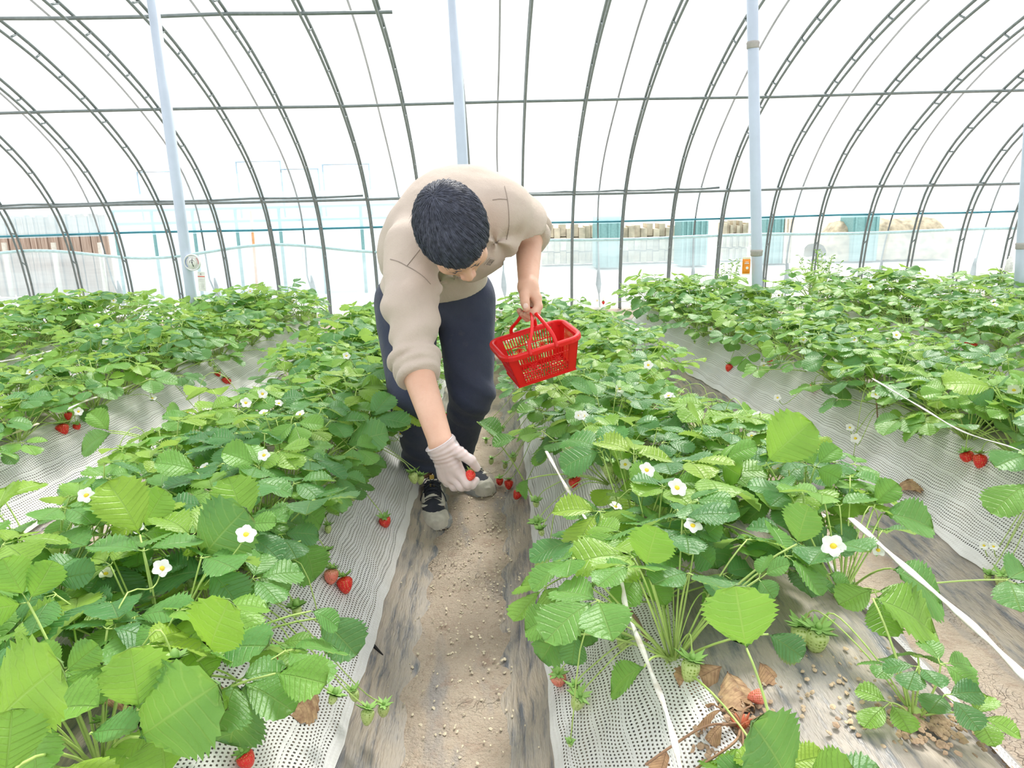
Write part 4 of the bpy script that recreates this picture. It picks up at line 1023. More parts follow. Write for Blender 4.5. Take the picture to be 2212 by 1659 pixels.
def upperf(P, o=0.0):
    x = P[:, 0] - fx(P[:, 1]); w = fw(P[:, 1]) - .008; h = ftop(P[:, 1]); z = np.maximum(P[:, 2], 0)
    k = ((np.abs(x) / w) ** 2.4 + (z / h) ** 2.6) ** (1 / 2.5); d = (k - 1) * np.minimum(w, h) * .8
    d = np.maximum(d, np.maximum(-P[:, 1] + .002, P[:, 1] - SL + .004)); d = np.maximum(d, -P[:, 2] + .012)
    return d - o
def solef(P):
    x = P[:, 0] - fx(P[:, 1]); fl = .006 * np.clip(1 - P[:, 2] / .03, 0, 1); w = fw(P[:, 1]) + .002 + fl * .4 + .0018 * np.sin(P[:, 1] * 60); d = (np.abs(x) - w) * .85
    top = np.interp(P[:, 1], [0, .05, .14, .24, .29, SL], [.048, .042, .030, .026, .034, .044]); bot = np.interp(P[:, 1], [0, .03, .22, .29, SL], [.004, 0, 0, .004, .016])
    d = np.maximum(d, np.maximum(-P[:, 1], P[:, 1] - SL)); d = d + .25 * np.clip(P[:, 1] - .26, 0, 1) * np.clip(P[:, 2] / .03, 0, 2); e = np.maximum(P[:, 2] - top, bot - P[:, 2]); d = np.where((d > 0) & (e > 0), np.hypot(d, e), np.maximum(d, e))
    g = .0016 * (np.abs(((P[:, 2] - bot) / .0095) % 1 - .5) < .12) * (P[:, 1] < .26); return d + g
def shoe(name_lab, toe, heel, flip=1, tabs=True):
    toe = np.array(toe, float); heel = np.array(heel, float); d = toe - heel; rz = math.atan2(d[1], d[0]) - PI / 2
    L = emp('shoe', heel - MAN0.astype(float), rz, man); L.scale = (1.14 * flip, 1.02, 1.02); L['label'] = name_lab
    lo = (-.08, -.01, -.01); hi = (.08, SL + .015, .15)
    body('upper', lambda P: upperf(P), lo, hi, .0035, M['shoe_navy'], L)
    body('sole', solef, lo, hi, .003, M['sole'], L)
    def cap(P): return np.maximum(upperf(P, .0035), (.274 - 26 * P[:, 0] ** 2) - P[:, 1])
    body('toe_cap', cap, lo, hi, .0028, M['shoe_grey'], L)
    def tip(P): return np.maximum(solef(P) - .0028, np.maximum(.292 - P[:, 1], np.maximum(np.abs(P[:, 0]) - .022, P[:, 2] - .036)))
    body('sole_bumper', tip, lo, hi, .0026, M['sole_tip'], L)
    def eye(P):
        x = np.abs(P[:, 0]); a = np.abs(x - (.033 + .02 * (.205 - P[:, 1]) * 2)) - .0055; fr = np.maximum(np.abs(P[:, 1] - .186 - .3 * x) - .0055, x - .034)
        b = np.minimum(np.maximum(a, np.abs(P[:, 1] - .150) - .042), fr); return np.maximum(upperf(P, .0040), np.maximum(b, .03 - P[:, 2]))
    body('eyestay', eye, lo, hi, .0026, M['shoe_grey'], L)
    def sidep(P):
        b = np.minimum(np.abs(P[:, 2] - .046 - .25 * np.abs(P[:, 1] - .13)) - .0045, np.maximum(P[:, 1] - .035, P[:, 2] - .080)); return np.maximum(upperf(P, .0038), np.maximum(b, np.maximum(P[:, 1] - .225, .03 - P[:, 2])))
    body('side_panel', sidep, lo, hi, .0028, M['shoe_grey'], L)
    zt = lambda y, x=0: float(ftop(y)) * max(.1, 1 - (abs(x) / float(fw(y))) ** 2.4) ** (1 / 2.6)
    t = MB()
    for i in range(5):
        y0 = .115 + .019 * i; y1 = y0 + .015
        for sg in (-1, 1): t.tube([(sg * x, y0 + (y1 - y0) * (x + .028) / .056, zt(y0, x) + .0045 + .002 * (sg > 0)) for x in np.linspace(-.028, .028, 7)], .0021, 6)
    for sg in (-1, 1):
        t.tube(smoothpts([(0, .118, zt(.118) + .008), (sg * .018, .108, .132), (sg * .030, .125, .118), (sg * .012, .125, zt(.125) + .009), (0, .120, zt(.12) + .009)], 5), .0020, 6)
        t.tube(smoothpts([(0, .118, zt(.118) + .009), (sg * .022, .140, .108), (sg * .038, .165, .085), (sg * .044, .185, .066)], 5), .0020, 6)
    t.build('laces', M['lace'], L)
    t = MB(); t.box((0, .104, zt(.104) + .006), (.036, .022, .005), Matrix.Rotation(.35, 3, 'X')); t.build('tongue_label', M['tongue_white'], L, smooth=False)
    t = MB(); t.box((0, .090, .127), (.016, .005, .026), Matrix.Rotation(.25, 3, 'X')); t.build('pull_tab', M['yellow_tab'], L, smooth=False)
    t = MB(); 
    for sg in (-1, 1): t.box((sg * .006, .138, zt(.138) + .0045), (.0055, .009, .003), Matrix.Rotation(-.4, 3, 'X'))
    t.build('tongue_mark', M['yellow_tab'], L, smooth=False)
tr_ = at(940, 1152, Z=.004); tl_ = at(1058, 1076, Z=.004)
shoe('dusty sneaker pointing at the camera, laces showing', (tr_[0], tr_[1], .004), (tr_[0] - .034, tr_[1] + .32, .004))
dl_ = np.array([.165, -.27]); dl_ /= np.linalg.norm(dl_)
shoe('dusty sneaker turned outwards behind the gloved hand', (tl_[0], tl_[1], .004), (tl_[0] - dl_[0] * .32, tl_[1] - dl_[1] * .32, .004), flip=-1)
# ---- basket
M['red_plastic'] = (lambda m: m.done(m.shmix(.18, m.pbr((.80, .018, .018), .34, spec=.5), m.transl((.9, .05, .03)))))(N('red_plastic'))
bc = at(1154, 731, Y=2.36)
BK = emp('fruit_basket', bc); tag(BK, 'small red slotted plastic basket hanging from the left hand of the man', 'basket')
BK.rotation_euler = Euler((math.radians(7), math.radians(-13.5), math.radians(13)), 'ZYX') if False else (math.radians(8), math.radians(-13.0), math.radians(14))
BL, BW, BH_ = .245, .170, .118
def rrect(l, w, r, z, n=5, cut=0):
    o = []
    for cx, cy, a0 in ((l / 2 - r, w / 2 - r, 0), (-l / 2 + r, w / 2 - r, 90), (-l / 2 + r, -w / 2 + r, 180), (l / 2 - r, -w / 2 + r, 270)):
        for i in range(n + 1): a = math.radians(a0 + 90 * i / n); o.append((cx + r * math.cos(a), cy + r * math.sin(a), z))
    return o
t = MB(); sec = [(0, -.012), (.000, .001), (.005, .004), (.013, .003), (.0155, -.001), (.0155, -.013), (.0125, -.0135), (.012, -.002), (.004, -.001), (.003, -.012)]
ring_ = [rrect(BL + 2 * a, BW + 2 * a, .032 + a, b) for a, b in sec]; n_ = len(ring_[0]); v = [p for rr in ring_ for p in rr]; m_ = len(sec)
t.add(v, [(i * n_ + k, i * n_ + (k + 1) % n_, ((i + 1) % m_) * n_ + (k + 1) % n_, ((i + 1) % m_) * n_ + k) for i in range(m_) for k in range(n_)]); t.build('rim', M['red_plastic'], BK, smooth=False)
tp = .62  # how much the walls draw in towards the base
def wallpt(side, s, z):
    """side 0 front 1 back 2 left 3 right; s -1..1 along the wall; z 0 (rim) .. -BH_ (base)"""
    k = -z / BH_; l = BL / 2 * (1 - .20 * k); w = BW / 2 * (1 - .22 * k)
    return {0: (s * l, -w, z), 1: (s * l, w, z), 2: (-l, s * w, z), 3: (l, s * w, z)}[side]
t = MB()
def slab(side, s0, s1, z0, z1, th=.0022):
    a, b, c, d = (wallpt(side, s0, z0), wallpt(side, s1, z0), wallpt(side, s1, z1), wallpt(side, s0, z1)); nn = {0: (0, 1, 0), 1: (0, -1, 0), 2: (1, 0, 0), 3: (-1, 0, 0)}[side]
    o_ = [tuple(np.array(p) + np.array(nn) * th) for p in (a, b, c, d)]; t.add([a, b, c, d] + o_, [(0, 1, 2, 3), (7, 6, 5, 4), (0, 4, 5, 1), (1, 5, 6, 2), (2, 6, 7, 3), (3, 7, 4, 0)])
for side in (0, 1):
    for s0 in (-1, .74): slab(side, s0, s0 + .26, 0, -BH_)
    for z0, z1 in ((0, -.010), (-.041, -.0445), (-.076, -.0795), (-.109, -BH_)): slab(side, -.76, .76, z0, z1)
    for row, (z0, z1) in enumerate(((-.010, -.041), (-.0445, -.076), (-.0795, -.109))):
        for i in range(20):
            s = -.74 + 1.48 * i / 19 + 0 * row
            if row == 1 and (-.52 < s < -.18 or .20 < s < .56): continue
            slab(side, s - .015, s + .015, z0, z1, .003)
    for c in (-.35, .38):        # two pierced leaf and sunburst panels
        z0, z1 = -.0445, -.076
        for a in range(0, 180, 30):
            ca, sa = math.cos(math.radians(a + 12)), math.sin(math.radians(a + 12)); R_ = .0175 if c < 0 else .0185
            p0 = np.array(wallpt(side, c, (z0 + z1) / 2)); tang = np.array((1, 0, 0)); up_ = np.array((0, 0, 1.))
            cl = lambda x, z: (p0[0] + x, p0[1], p0[2] + max(-.0158, min(.0158, z)))
            t.tube([cl(-ca * R_, -sa * R_), cl(ca * R_, sa * R_)], .0011, 4)
        rr_ = .0085; t.tube([(p0[0] + rr_ * math.cos(q), p0[1], p0[2] + rr_ * math.sin(q)) for q in np.linspace(0, 2 * PI, 17)], .0012, 4)
        if c < 0: t.tube([(p0[0] + .018 * math.cos(q), p0[1], p0[2] - .004 + .010 * math.sin(q)) for q in np.linspace(.2, 2.9, 9)], .0012, 4)
for side in (2, 3):
    for s0 in (-1, .55): slab(side, s0, s0 + .45, 0, -BH_)
    if side == 2:
        slab(side, -.56, .56, 0, -BH_)
    else:
        for z0, z1 in ((0, -.010), (-.052, -.056), (-.109, -BH_)): slab(side, -.57, .57, z0, z1)
        for i in range(9): slab(side, -.5 + i * .125 - .02, -.5 + i * .125 + .02, -.01, -.109)
t.build('basket_wall', M['red_plastic'], BK, smooth=False)
t = MB()
for z in (-.038, -.072): slab(2, -.9, .9, z, z - .002, -.0014)
t.build('end_rib', M['red_plastic'], BK, smooth=False)
t = MB(); k_ = 1; l_, w_ = BL * .80, BW * .78
for i in range(17): t.box((-l_ / 2 + l_ * (i + .5) / 17, 0, -BH_ - .001), (.0035, w_, .003))
for i in range(7): t.box((0, -w_ / 2 + w_ * (i + .5) / 7, -BH_ - .001), (l_, .0035, .003))
for y in (-1, 1): t.box((0, y * w_ / 2, -BH_), (l_ + .004, .004, .006))
for x in (-1, 1): t.box((x * l_ / 2, 0, -BH_), (.004, w_, .006))
t.build('basket_base', M['red_plastic'], BK, smooth=False)
bpy.context.view_layer.update()
inv = BK.matrix_world.inverted(); grip = inv @ Vector(at(1143, 668, Y=2.395))
for x0, sg in ((-.048, -1), (.040, 1)):
    gx_ = grip.x + sg * .004; t = MB()
    pts_ = smoothpts([(x0, -BW / 2 - .017, -.010), (x0 * .95 + gx_ * .05, -BW / 2 - .008, .02), (x0 * .62 + gx_ * .38, -BW / 2 + .012, grip.z * .58), (x0 * .15 + gx_ * .85, (-BW / 2) * .45 + grip.y * .5, grip.z * .93), (gx_, grip.y, grip.z + .002 * sg),
                      (x0 * .15 + gx_ * .85, BW / 2 * .45 + grip.y * .5, grip.z * .90), (x0 * .62 + gx_ * .38, BW / 2 - .012, grip.z * .55), (x0 * .95 + gx_ * .05, BW / 2 + .008, .02), (x0, BW / 2 + .017, -.010)], 6)
    t.tube(pts_, .0062, 8, flat=.6, up=(0, 1, 0)); t.build('handle', M['red_plastic'], BK)
# the berry in the glove
hb = emp('picked_strawberry', hk(1016, 1027, 1.905)); tag(hb, 'ripe red strawberry pinched in the gloved fingers', 'strawberry')
o = cp(PB['red'], hb, Euler((math.radians(-62), math.radians(20), 0)).to_matrix().to_4x4() @ Matrix.Translation((0, 0, .014)) @ Matrix.Scale(.92, 4)); o.name = 'fruit'; cp(PC, o, Matrix())
R9 = random.Random(3)
# where the photograph looks through to bare net, film and soil between the plants
CLEAR = [[(1135, 985), (1215, 985), (1290, 1020), (1310, 1100), (1240, 1135), (1180, 1120), (1150, 1150)], [(1270, 1500), (1470, 1440), (1560, 1659), (1220, 1659)], [(1480, 1420), (1690, 1380), (1900, 1340), (2212, 1540), (2212, 1659), (1500, 1659)],
         [(885, 960), (830, 1050), (705, 1120), (730, 1200), (790, 1300), (790, 1400), (740, 1500), (690, 1700), (1220, 1700), (1190, 1460), (1110, 1330), (1150, 1090), (1065, 1010), (1050, 880), (890, 890)],
         [(1395, 730), (1540, 755), (1640, 835), (1800, 880), (1920, 925), (1960, 1000), (2140, 1095), (2212, 1180), (2212, 1340), (1960, 1130), (1900, 985), (1740, 930), (1640, 900), (1500, 850), (1400, 800)],
         [(0, 1010), (240, 915), (440, 850), (620, 765), (640, 800), (480, 870), (250, 960), (150, 1060), (60, 1170), (0, 1200)], [(560, 1520), (700, 1420), (740, 1500), (690, 1640), (430, 1640), (440, 1540)],
         [(950, 700), (1060, 760), (1060, 1000), (960, 1000)]]
def inpoly(px, py, q):
    c = False; j = len(q) - 1
    for i in range(len(q)):
        if (q[i][1] > py) != (q[j][1] > py) and px < (q[j][0] - q[i][0]) * (py - q[i][1]) / (q[j][1] - q[i][1]) + q[i][0]: c = not c
        j = i
    return c
def hit(px, py, lift=.02):
    d = ray(px, py); d = d / np.linalg.norm(d); o = np.array([0, 0, CAM_H]); t = .5
    while t < 9:
        p = o + d * t
        if p[2] < bed_z(p[0], p[1]) + lift: return p
        t += .01
    return p
def free_at(p):
    a, b_, d = proj(p)
    if any(inpoly(a, b_, q) for q in CLEAR): return False
    k = 140 / max(d, .5)
    for kd, px, py, lf, sz, lab in FR:
        if lab and abs(a - px) < k and abs(b_ - py - 12) < k * 1.05 and d < np.linalg.norm(hit(px, py, lf) - [0, 0, CAM_H]) + .05: return False
    return True
def own_plant(x, y, z, s, seed, where):
    """a plant near the camera: its own leaves, left out where the photograph shows none"""
    R = random.Random(seed); r = emp('strawberry_plant', (x, y, z)); o_ = Vector((x, y, z))
    S, B = clump(R, nl=R.choice((19, 21, 23, 25)), rad=R.uniform(.21, .27) * s, hgt=R.uniform(.18, .23) * s, size=R.uniform(1.0, 1.16) * s, tone=R.uniform(-.08, .15), ok=lambda e: free_at(o_ + e))
    if not S.P: P, f, a = leaflet(.03, .03); S.add(P, f, a, Matrix.Translation((0, 0, .02)), .3)
    S.build('foliage', M['leaf'], r); B.build('leaf_stalk', M['stalk'], r); FS = MB(); fr = []
    for j in range(R.choice((2, 3, 4, 5))):
        az = R.uniform(0, 6.28); rr = R.uniform(.12, .26); kind = R.choice(('flower', 'flower', 'green', 'bud', 'bud', 'green', 'bud')); zz = R.uniform(.12, .24) if kind == 'flower' else R.uniform(.03, .10)
        e = Vector((math.cos(az) * rr, math.sin(az) * rr, zz)); g = bed_z(x + e.x, y + e.y) - z; e.z += min(0, g)
        if e.z + z < .1 or not free_at(o_ + e): continue
        top = max(zz + .03, .10); FS.tube(smoothpts([(0, 0, .01), (e.x * .45, e.y * .45, top * .9), (e.x * .85, e.y * .85, top if kind != 'flower' else zz * .92), tuple(e)], 4), .0014, 5); fr.append((kind, e))
    if fr: FS.build('flower_stalk', M['stalk'], r)
    for kind, e in fr:
        if kind == 'flower': add_flower(r, e, (R.uniform(-.5, .5), R.uniform(-.9, .2), 1), R.uniform(.9, 1.15))
        else: add_berry(r, kind, e, R.uniform(.8, 1.2))
    ks = [k for k, e in fr]; adj = 'flowering strawberry plant' if 'flower' in ks else ('unripe-fruited strawberry plant' if 'green' in ks else 'leafy strawberry plant')
    tag(r, adj + ', ' + where, 'strawberry plant', 'strawberry plants in the beds'); return r
FR = [('red', 1237, 1030, .05, 1.15, 'large ripe berry behind the white string'), ('red', 1079, 1032, .06, .85, 'ripe berry, left of the three over the aisle edge'), ('red', 1099, 1036, .06, .95, 'ripe berry, middle of the three over the aisle edge'), ('red', 1121, 1060, .06, .95, 'ripe berry, lowest of the three over the aisle edge'),
      ('red', 830, 1117, .05, 1.0, 'ripe berry hanging alone beside the left net edge'), ('red', 742, 1245, .06, 1.05, 'ripe red berry hanging on the net'), ('pale', 716, 1228, .06, 1.0, 'half-ripe berry touching the ripe one'), ('red', 524, 1625, .05, .8, 'berry at the bottom edge'),
      ('red', 132, 915, .04, 1.25, 'big ripe berry on the second bed left'), ('red', 165, 915, .04, .8, None), ('red', 470, 803, .04, .9, None), ('red', 484, 815, .04, 1.0, None), ('red', 493, 818, .04, .8, None), ('red', 435, 895, .10, .75, None), ('red', 682, 692, .12, .8, None),
      ('red', 949, 779, .06, .9, None), ('red', 957, 765, .07, .9, None), ('red', 966, 762, .07, .9, None), ('red', 968, 738, .08, .9, None), ('red', 951, 728, .08, .9, None), ('red', 963, 893, .05, .75, None), ('red', 1064, 770, .08, .9, None),
      ('red', 2085, 975, .05, 1.1, 'ripe berry, left of the pair on the right net'), ('red', 2117, 980, .05, 1.15, 'ripe berry, right of the pair on the right net'), ('red', 2093, 733, .10, .9, None), ('red', 2102, 740, .09, 1.1, None), ('red', 2121, 758, .06, 1.1, None), ('red', 2050, 765, .08, 1.1, None), ('red', 2070, 762, .08, 1.0, None),
      ('red', 1771, 672, .12, 1.0, None), ('red', 1725, 688, .12, .9, None), ('red', 1851, 704, .10, .9, None), ('red', 1576, 786, .05, 1.1, None), ('red', 1303, 650, .12, .9, None), ('red', 1355, 706, .08, 1.0, None), ('red', 1662, 775, .05, .8, None), ('red', 1757, 832, .06, .8, None), ('red', 8, 800, .08, 1.1, None), ('red', 147, 890, .08, .8, None),
      ('pale', 1205, 1455, .06, .95, 'pinkish berry under the dark leaves'), ('pale', 600, 1415, .05, .95, None), ('green', 1318, 1000, .08, 1.25, None), ('green', 1730, 1350, .05, 1.35, 'pale green berry, left of the hanging pair'), ('green', 1768, 1358, .06, 1.5, 'pale green berry, right of the hanging pair'), ('green', 1495, 1425, .05, 1.25, 'pale green berry over the brown leaf'),
      ('green', 1253, 1503, .06, 1.1, None), ('green', 1240, 1480, .07, .9, None), ('green', 795, 1530, .14, 1.0, None), ('green', 829, 1522, .13, .9, None), ('bud', 722, 1500, .14, 1.5, None), ('green', 762, 1490, .12, .8, None), ('green', 256, 1440, .12, 1.1, None), ('green', 634, 1398, .10, 1.3, None), ('green', 654, 1182, .10, 1.2, None),
      ('green', 890, 1020, .18, 1.2, None), ('green', 909, 1026, .18, 1.0, None), ('green', 1340, 1250, .16, .8, None), ('green', 2165, 1240, .05, 1.2, None), ('bud', 2135, 1240, .05, 1.5, None), ('bud', 1158, 1082, .16, 1.6, None), ('bud', 1160, 1128, .14, 1.8, None), ('bud', 1168, 1143, .14, 1.5, None), ('bud', 1220, 1185, .14, 1.6, None), ('bud', 705, 1190, .12, 1.3, None),
      ('bud', 378, 1425, .13, 1.6, None), ('bud', 640, 1310, .13, 1.7, None), ('bud', 720, 1375, .12, 1.6, None), ('green', 1062, 990, .10, .8, None), ('green', 1092, 1000, .09, .8, None), ('bud', 1050, 950, .12, 1.3, None), ('green', 1108, 985, .12, .9, None), ('bud', 1085, 925, .14, 1.3, None), ('bud', 1060, 905, .12, 1.2, None), ('bud', 745, 1080, .12, 1.5, None)]
for P_ in PLANTS:
    x, y, z, b, ln, n = P_
    v = R9.randrange(12); nf = [k[0] for k in VAR[v][3]]
    adj = 'flowering strawberry plant' if 'flower' in nf else ('unripe-fruited strawberry plant' if 'green' in nf else 'leafy strawberry plant')
    if 'red' in nf: adj = 'red-berried strawberry plant'
    lab = '%s, %s from the front in the %s row, %s' % (adj, ORD[n], ln, bedshort(b))
    sc = R9.uniform(.88, 1.1) * float(np.interp(y, [.8, 1.8, 2.8, 4.2, 5.5], [1.22, 1.18, 1.0, 1.04, 1.16])); rz = R9.uniform(0, 6.28)
    if y < 3.3 and -2 <= b <= 1: P_.append(own_plant(x, y, z, sc, 1000 + int(x * 91 + y * 977), lab.split(', ', 1)[1]))
    else: P_.append(plant(x, y, z, v, rz, sc, label=lab))
print('PLANTS', len(PLANTS))
def small_plant(name, lab, x, y, seed, **k):
    r = emp(name, (x, y, bed_z(x, y))); tag(r, lab, 'strawberry plant'); S, B = clump(random.Random(seed), **k)
    S.build('foliage', M['leaf'], r); B.build('leaf_stalk', M['stalk'], r); PLANTS.append([x, y, bed_z(x, y), 9, '', 0, r]); return r
p_ = at(1975, 1530, Z=.36); small_plant('strawberry_plant', 'small young strawberry plant alone on the bare film in the lower right', p_[0], p_[1], 5, nl=7, rad=.085, hgt=.10, size=.72, tone=-.05)
p_ = at(1700, 1720, Z=.36); small_plant('strawberry_plant', 'strawberry plant cut off by the bottom edge, right of the withered crown', p_[0], p_[1], 8, nl=7, rad=.07, hgt=.05, size=1.0, tone=-.1)
for P_ in PLANTS: bpy.context.view_layer.update() if P_ is PLANTS[0] else None
bpy.context.view_layer.update()
def nearest(p, mx=.0):
    best = min(PLANTS, key=lambda q: (q[0] - p[0]) ** 2 + (q[1] - p[1]) ** 2 + (0.0 if abs(p[0] - q[0]) < .6 else 1)); return best
def into(par, o): o.parent = par; o.matrix_local = par.matrix_world.inverted(); return o
# ---- single big leaves of the front plants: foot x,y and tip x,y in the photograph, height, tone, how many blades
R = random.Random(77)
HERO = [(302, 1155, 238, 1032, .60, .92, 1), (308, 1152, 412, 1148, .58, .72, 1), (312, 1140, 350, 1058, .56, .75, 1), (445, 1235, 312, 1245, .53, .12, 1), (432, 1215, 508, 1102, .53, .10, 1), (452, 1232, 528, 1305, .55, .32, 1),
        (527, 1135, 500, 1025, .56, .85, 1), (530, 1135, 600, 1125, .55, .7, 1), (455, 1408, 470, 1318, .54, .88, 1), (470, 1408, 575, 1378, .52, .30, 1), (532, 1475, 488, 1622, .42, .2, 1), (300, 1592, 437, 1500, .50, .38, 1),
        (-10, 1560, 118, 1432, .62, .92, 1), (10, 1680, 30, 1540, .60, .75, 1), (128, 1462, 205, 1392, .53, .5, 3), (300, 1532, 285, 1405, .56, .72, 1), (195, 1585, 298, 1568, .54, .28, 1), (690, 1335, 778, 1412, .42, .12, 1), (672, 1320, 740, 1345, .46, .5, 1),
        (650, 1168, 690, 1255, .48, .55, 1), (595, 1455, 708, 1472, .46, .62, 1), (745, 962, 838, 925, .50, .32, 1), (748, 985, 775, 1062, .44, .5, 1), (800, 905, 892, 905, .50, .22, 3), (425, 1020, 340, 985, .56, .7, 1), (560, 1010, 480, 965, .56, .62, 3),
        (640, 1090, 705, 1130, .50, .55, 1), (240, 1205, 300, 1290, .54, .22, 3), (100, 1260, 210, 1240, .56, .35, 3), (60, 1300, -10, 1210, .60, .6, 3), (160, 1330, 230, 1300, .50, .25, 1), (290, 1330, 345, 1365, .50, .3, 1),
        (1655, 1000, 1752, 905, .60, .80, 1), (1517, 932, 1498, 872, .58, .97, 1), (1255, 1258, 1193, 1368, .44, .58, 1), (1392, 1440, 1306, 1482, .42, .48, 1), (1228, 1340, 1160, 1428, .40, .35, 1), (1215, 1330, 1125, 1352, .42, .55, 1), (1245, 1370, 1235, 1440, .40, .25, 1),
        (1612, 1400, 1588, 1268, .52, .5, 1), (1885, 1292, 2045, 1352, .50, .78, 1), (1925, 1228, 2060, 1292, .48, .42, 1), (1722, 1175, 1745, 1088, .56, .14, 1), (1395, 1225, 1418, 1138, .54, .5, 1), (1400, 1228, 1478, 1248, .52, .42, 1),
        (1448, 1046, 1366, 1020, .54, .62, 1), (1456, 1046, 1535, 1032, .54, .62, 1), (1500, 1180, 1560, 1130, .52, .3, 3), (1640, 1250, 1700, 1215, .54, .3, 3), (1760, 1010, 1810, 960, .56, .66, 3), (1790, 1240, 1850, 1290, .46, .5, 1), (1660, 1370, 1740, 1420, .44, .12, 1),
        (2145, 838, 2038, 812, .60, .96, 1), (2150, 835, 2098, 862, .58, .15, 1), (2152, 838, 2180, 810, .58, .2, 1), (2218, 1045, 2135, 1105, .50, .55, 1), (2215, 985, 2150, 1000, .52, .3, 1), (1905, 1110, 2030, 1122, .48, .42, 1), (1890, 1090, 1935, 1040, .50, .55, 1),
        (1700, 1690, 1655, 1575, .46, .30, 1), (1745, 1690, 1825, 1648, .44, .85, 1), (235, 930, 195, 885, .50, .6, 1), (240, 935, 165, 965, .48, .5, 1), (1030, 1001 - 90, 1090, 935, .46, .45, 1), (1115, 945, 1060, 955, .44, .4, 1), (1140, 1035, 1125, 1075, .40, .35, 1),
        (1560, 1000, 1620, 950, .56, .6, 3), (1290, 860, 1230, 820, .56, .35, 3), (1195, 830, 1180, 790, .60, .30, 1)]
def hero(fx_, fy_, tx, ty, z, t, nb, i):
    A = at(fx_, fy_, Z=z); B_ = at(tx, ty, Y=A[1] + R.uniform(-.04, .02)); 
    up_ = ty < fy_
    fwd = B_ - A; L = float(np.linalg.norm(fwd)); L = max(.04, min(.15, L)) * 1.0; fwd = fwd / np.linalg.norm(fwd)
    view = np.array([0, 0, CAM_H]) - A; view /= np.linalg.norm(view)
    nrm = view * .50 + np.array([0, 0, .65]) + np.array([R.uniform(-.3, .3), R.uniform(-.1, .2), 0])
    if ty < fy_ - 60: nrm = view * .8 + np.array([R.uniform(-.3, .3), 0, .1])
    S, Bm = Leafs(), MB(); par = nearest(A); root = par[6]
    if nb == 3: trifol(S, Bm, A, fwd, nrm, L * .85, t, R)
    else:
        P, f, a = leaflet(L * .96, L * R.uniform(.82, .95), fold=R.uniform(.18, .42), droop=R.uniform(.05, .30), nt=10, curl=R.uniform(-.03, .08), tw=R.uniform(-.15, .15)); S.add(P, f, a, frame(A, fwd, nrm), t)
    c = Vector((par[0], par[1], par[2])); a_ = Vector(A)
    if (a_ - c).length > .42: c = Vector((A[0] + (par[0] - A[0]) * .5, A[1] + (par[1] - A[1]) * .5, bed_z(A[0] + (par[0] - A[0]) * .5, A[1] + (par[1] - A[1]) * .5)))
    petiole(Bm, c, a_, R, r=.0022, sag=.35)
    into(root, S.build('leaf', M['leaf'])); into(root, Bm.build('leaf_stalk', M['stalk']))
for i, h in enumerate(HERO): hero(*h, i)
# ---- fruit and flowers seen one by one in the photograph: kind, x, y, lift above the bed, size
FL = [(1460, 1057, .20, 1.25), (1800, 1183, .18, 1.3), (1395, 1018, .18, 1.1), (1260, 900, .22, 1.0), (1308, 932, .22, 1.1), (1893, 853, .18, 1.1), (1847, 948, .14, 1.2), (1835, 925, .16, 1.0), (531, 1158, .24, 1.1), (200, 1088, .18, 1.1), (188, 1072, .18, 1.0), (680, 1082, .16, .9), (405, 893, .20, 1.2), (530, 872, .20, 1.1),
      (566, 852, .22, 1.0), (169, 890, .20, 1.0), (368, 815, .20, 1.0), (748, 770, .20, 1.0), (1338, 842, .20, 1.1), (1252, 898, .22, .9), (945, 996, .20, 1.0), (571, 985, .20, .9), (865, 968 - 30, .2, .9), (1535, 712, .2, 1.1), (1650, 790, .14, 1.1), (1735, 735, .18, 1.1), (1845, 735, .18, 1.0), (2190, 845, .18, 1.2), (1400, 790, .2, 1.1),
      (1680, 860, .22, 1.0), (1350, 1005, .2, .9), (2030, 610, .2, 1.3), (1880, 620, .2, 1.2), (1935, 725, .2, 1.2), (245, 650, .22, 1.2), (540, 630, .22, 1.2), (385, 660, .22, 1.2), (170, 655, .22, 1.2), (230, 740, .18, 1.1), (80, 815, .16, 1.1), (1290, 650, .2, 1.1), (2125, 1180, .08, .8), (2145, 1182, .08, .8)]
def stalkto(par, p, topk=.05, droop=True):
    root = par[6]; c = np.array(par[:3]); d = p - c; L = np.linalg.norm(d)
    if L > .5: c = p - d / L * .32; c[2] = bed_z(c[0], c[1]) + .01
    t = MB(); z1 = max(p[2], c[2]) + topk; m1 = c + (p - c) * .4; m1[2] = max(bed_z(m1[0], m1[1]) + .05, z1 * .6 + c[2] * .4); m2 = c + (p - c) * .85; m2[2] = (p[2] + .045 if droop else p[2] - .03)
    t.tube(smoothpts([c, m1, m2, p], 5), .0015, 5); into(root, t.build('fruit_stalk' if droop else 'flower_stalk', M['stalk'])); return root
dg = bpy.context.evaluated_depsgraph_get(); OC = Vector((0, 0, CAM_H))
def forward(p, lim):
    """fruit that would be buried in leaves hangs a little further out, above them"""
    d = Vector(p) - OC; L = d.length; d.normalize(); ok_, loc, nrm_, idx, ob, mx = scene.ray_cast(dg, OC, d)
    if ok_ and (loc - OC).length < L and (loc - OC).length > L - lim: return np.array(OC + d * ((loc - OC).length - .022))
    return p
for kd, px, py, lf, sz, lab in FR:
    p = hit(px, py, lf); p = forward(p, .22 if py > 800 else .35); par = nearest(p); root = stalkto(par, p)
    W = Matrix.Translation(Vector(p)) @ Euler((R.uniform(-.35, .15), R.uniform(-.3, .3), R.uniform(0, 6))).to_matrix().to_4x4() @ Matrix.Scale(sz * 1.28, 4)
    o = cp(PB[kd], root); o.matrix_local = root.matrix_world.inverted() @ W; cp(PC if kd != 'bud' else PCs, o, Matrix())
    if lab: o['label'] = lab
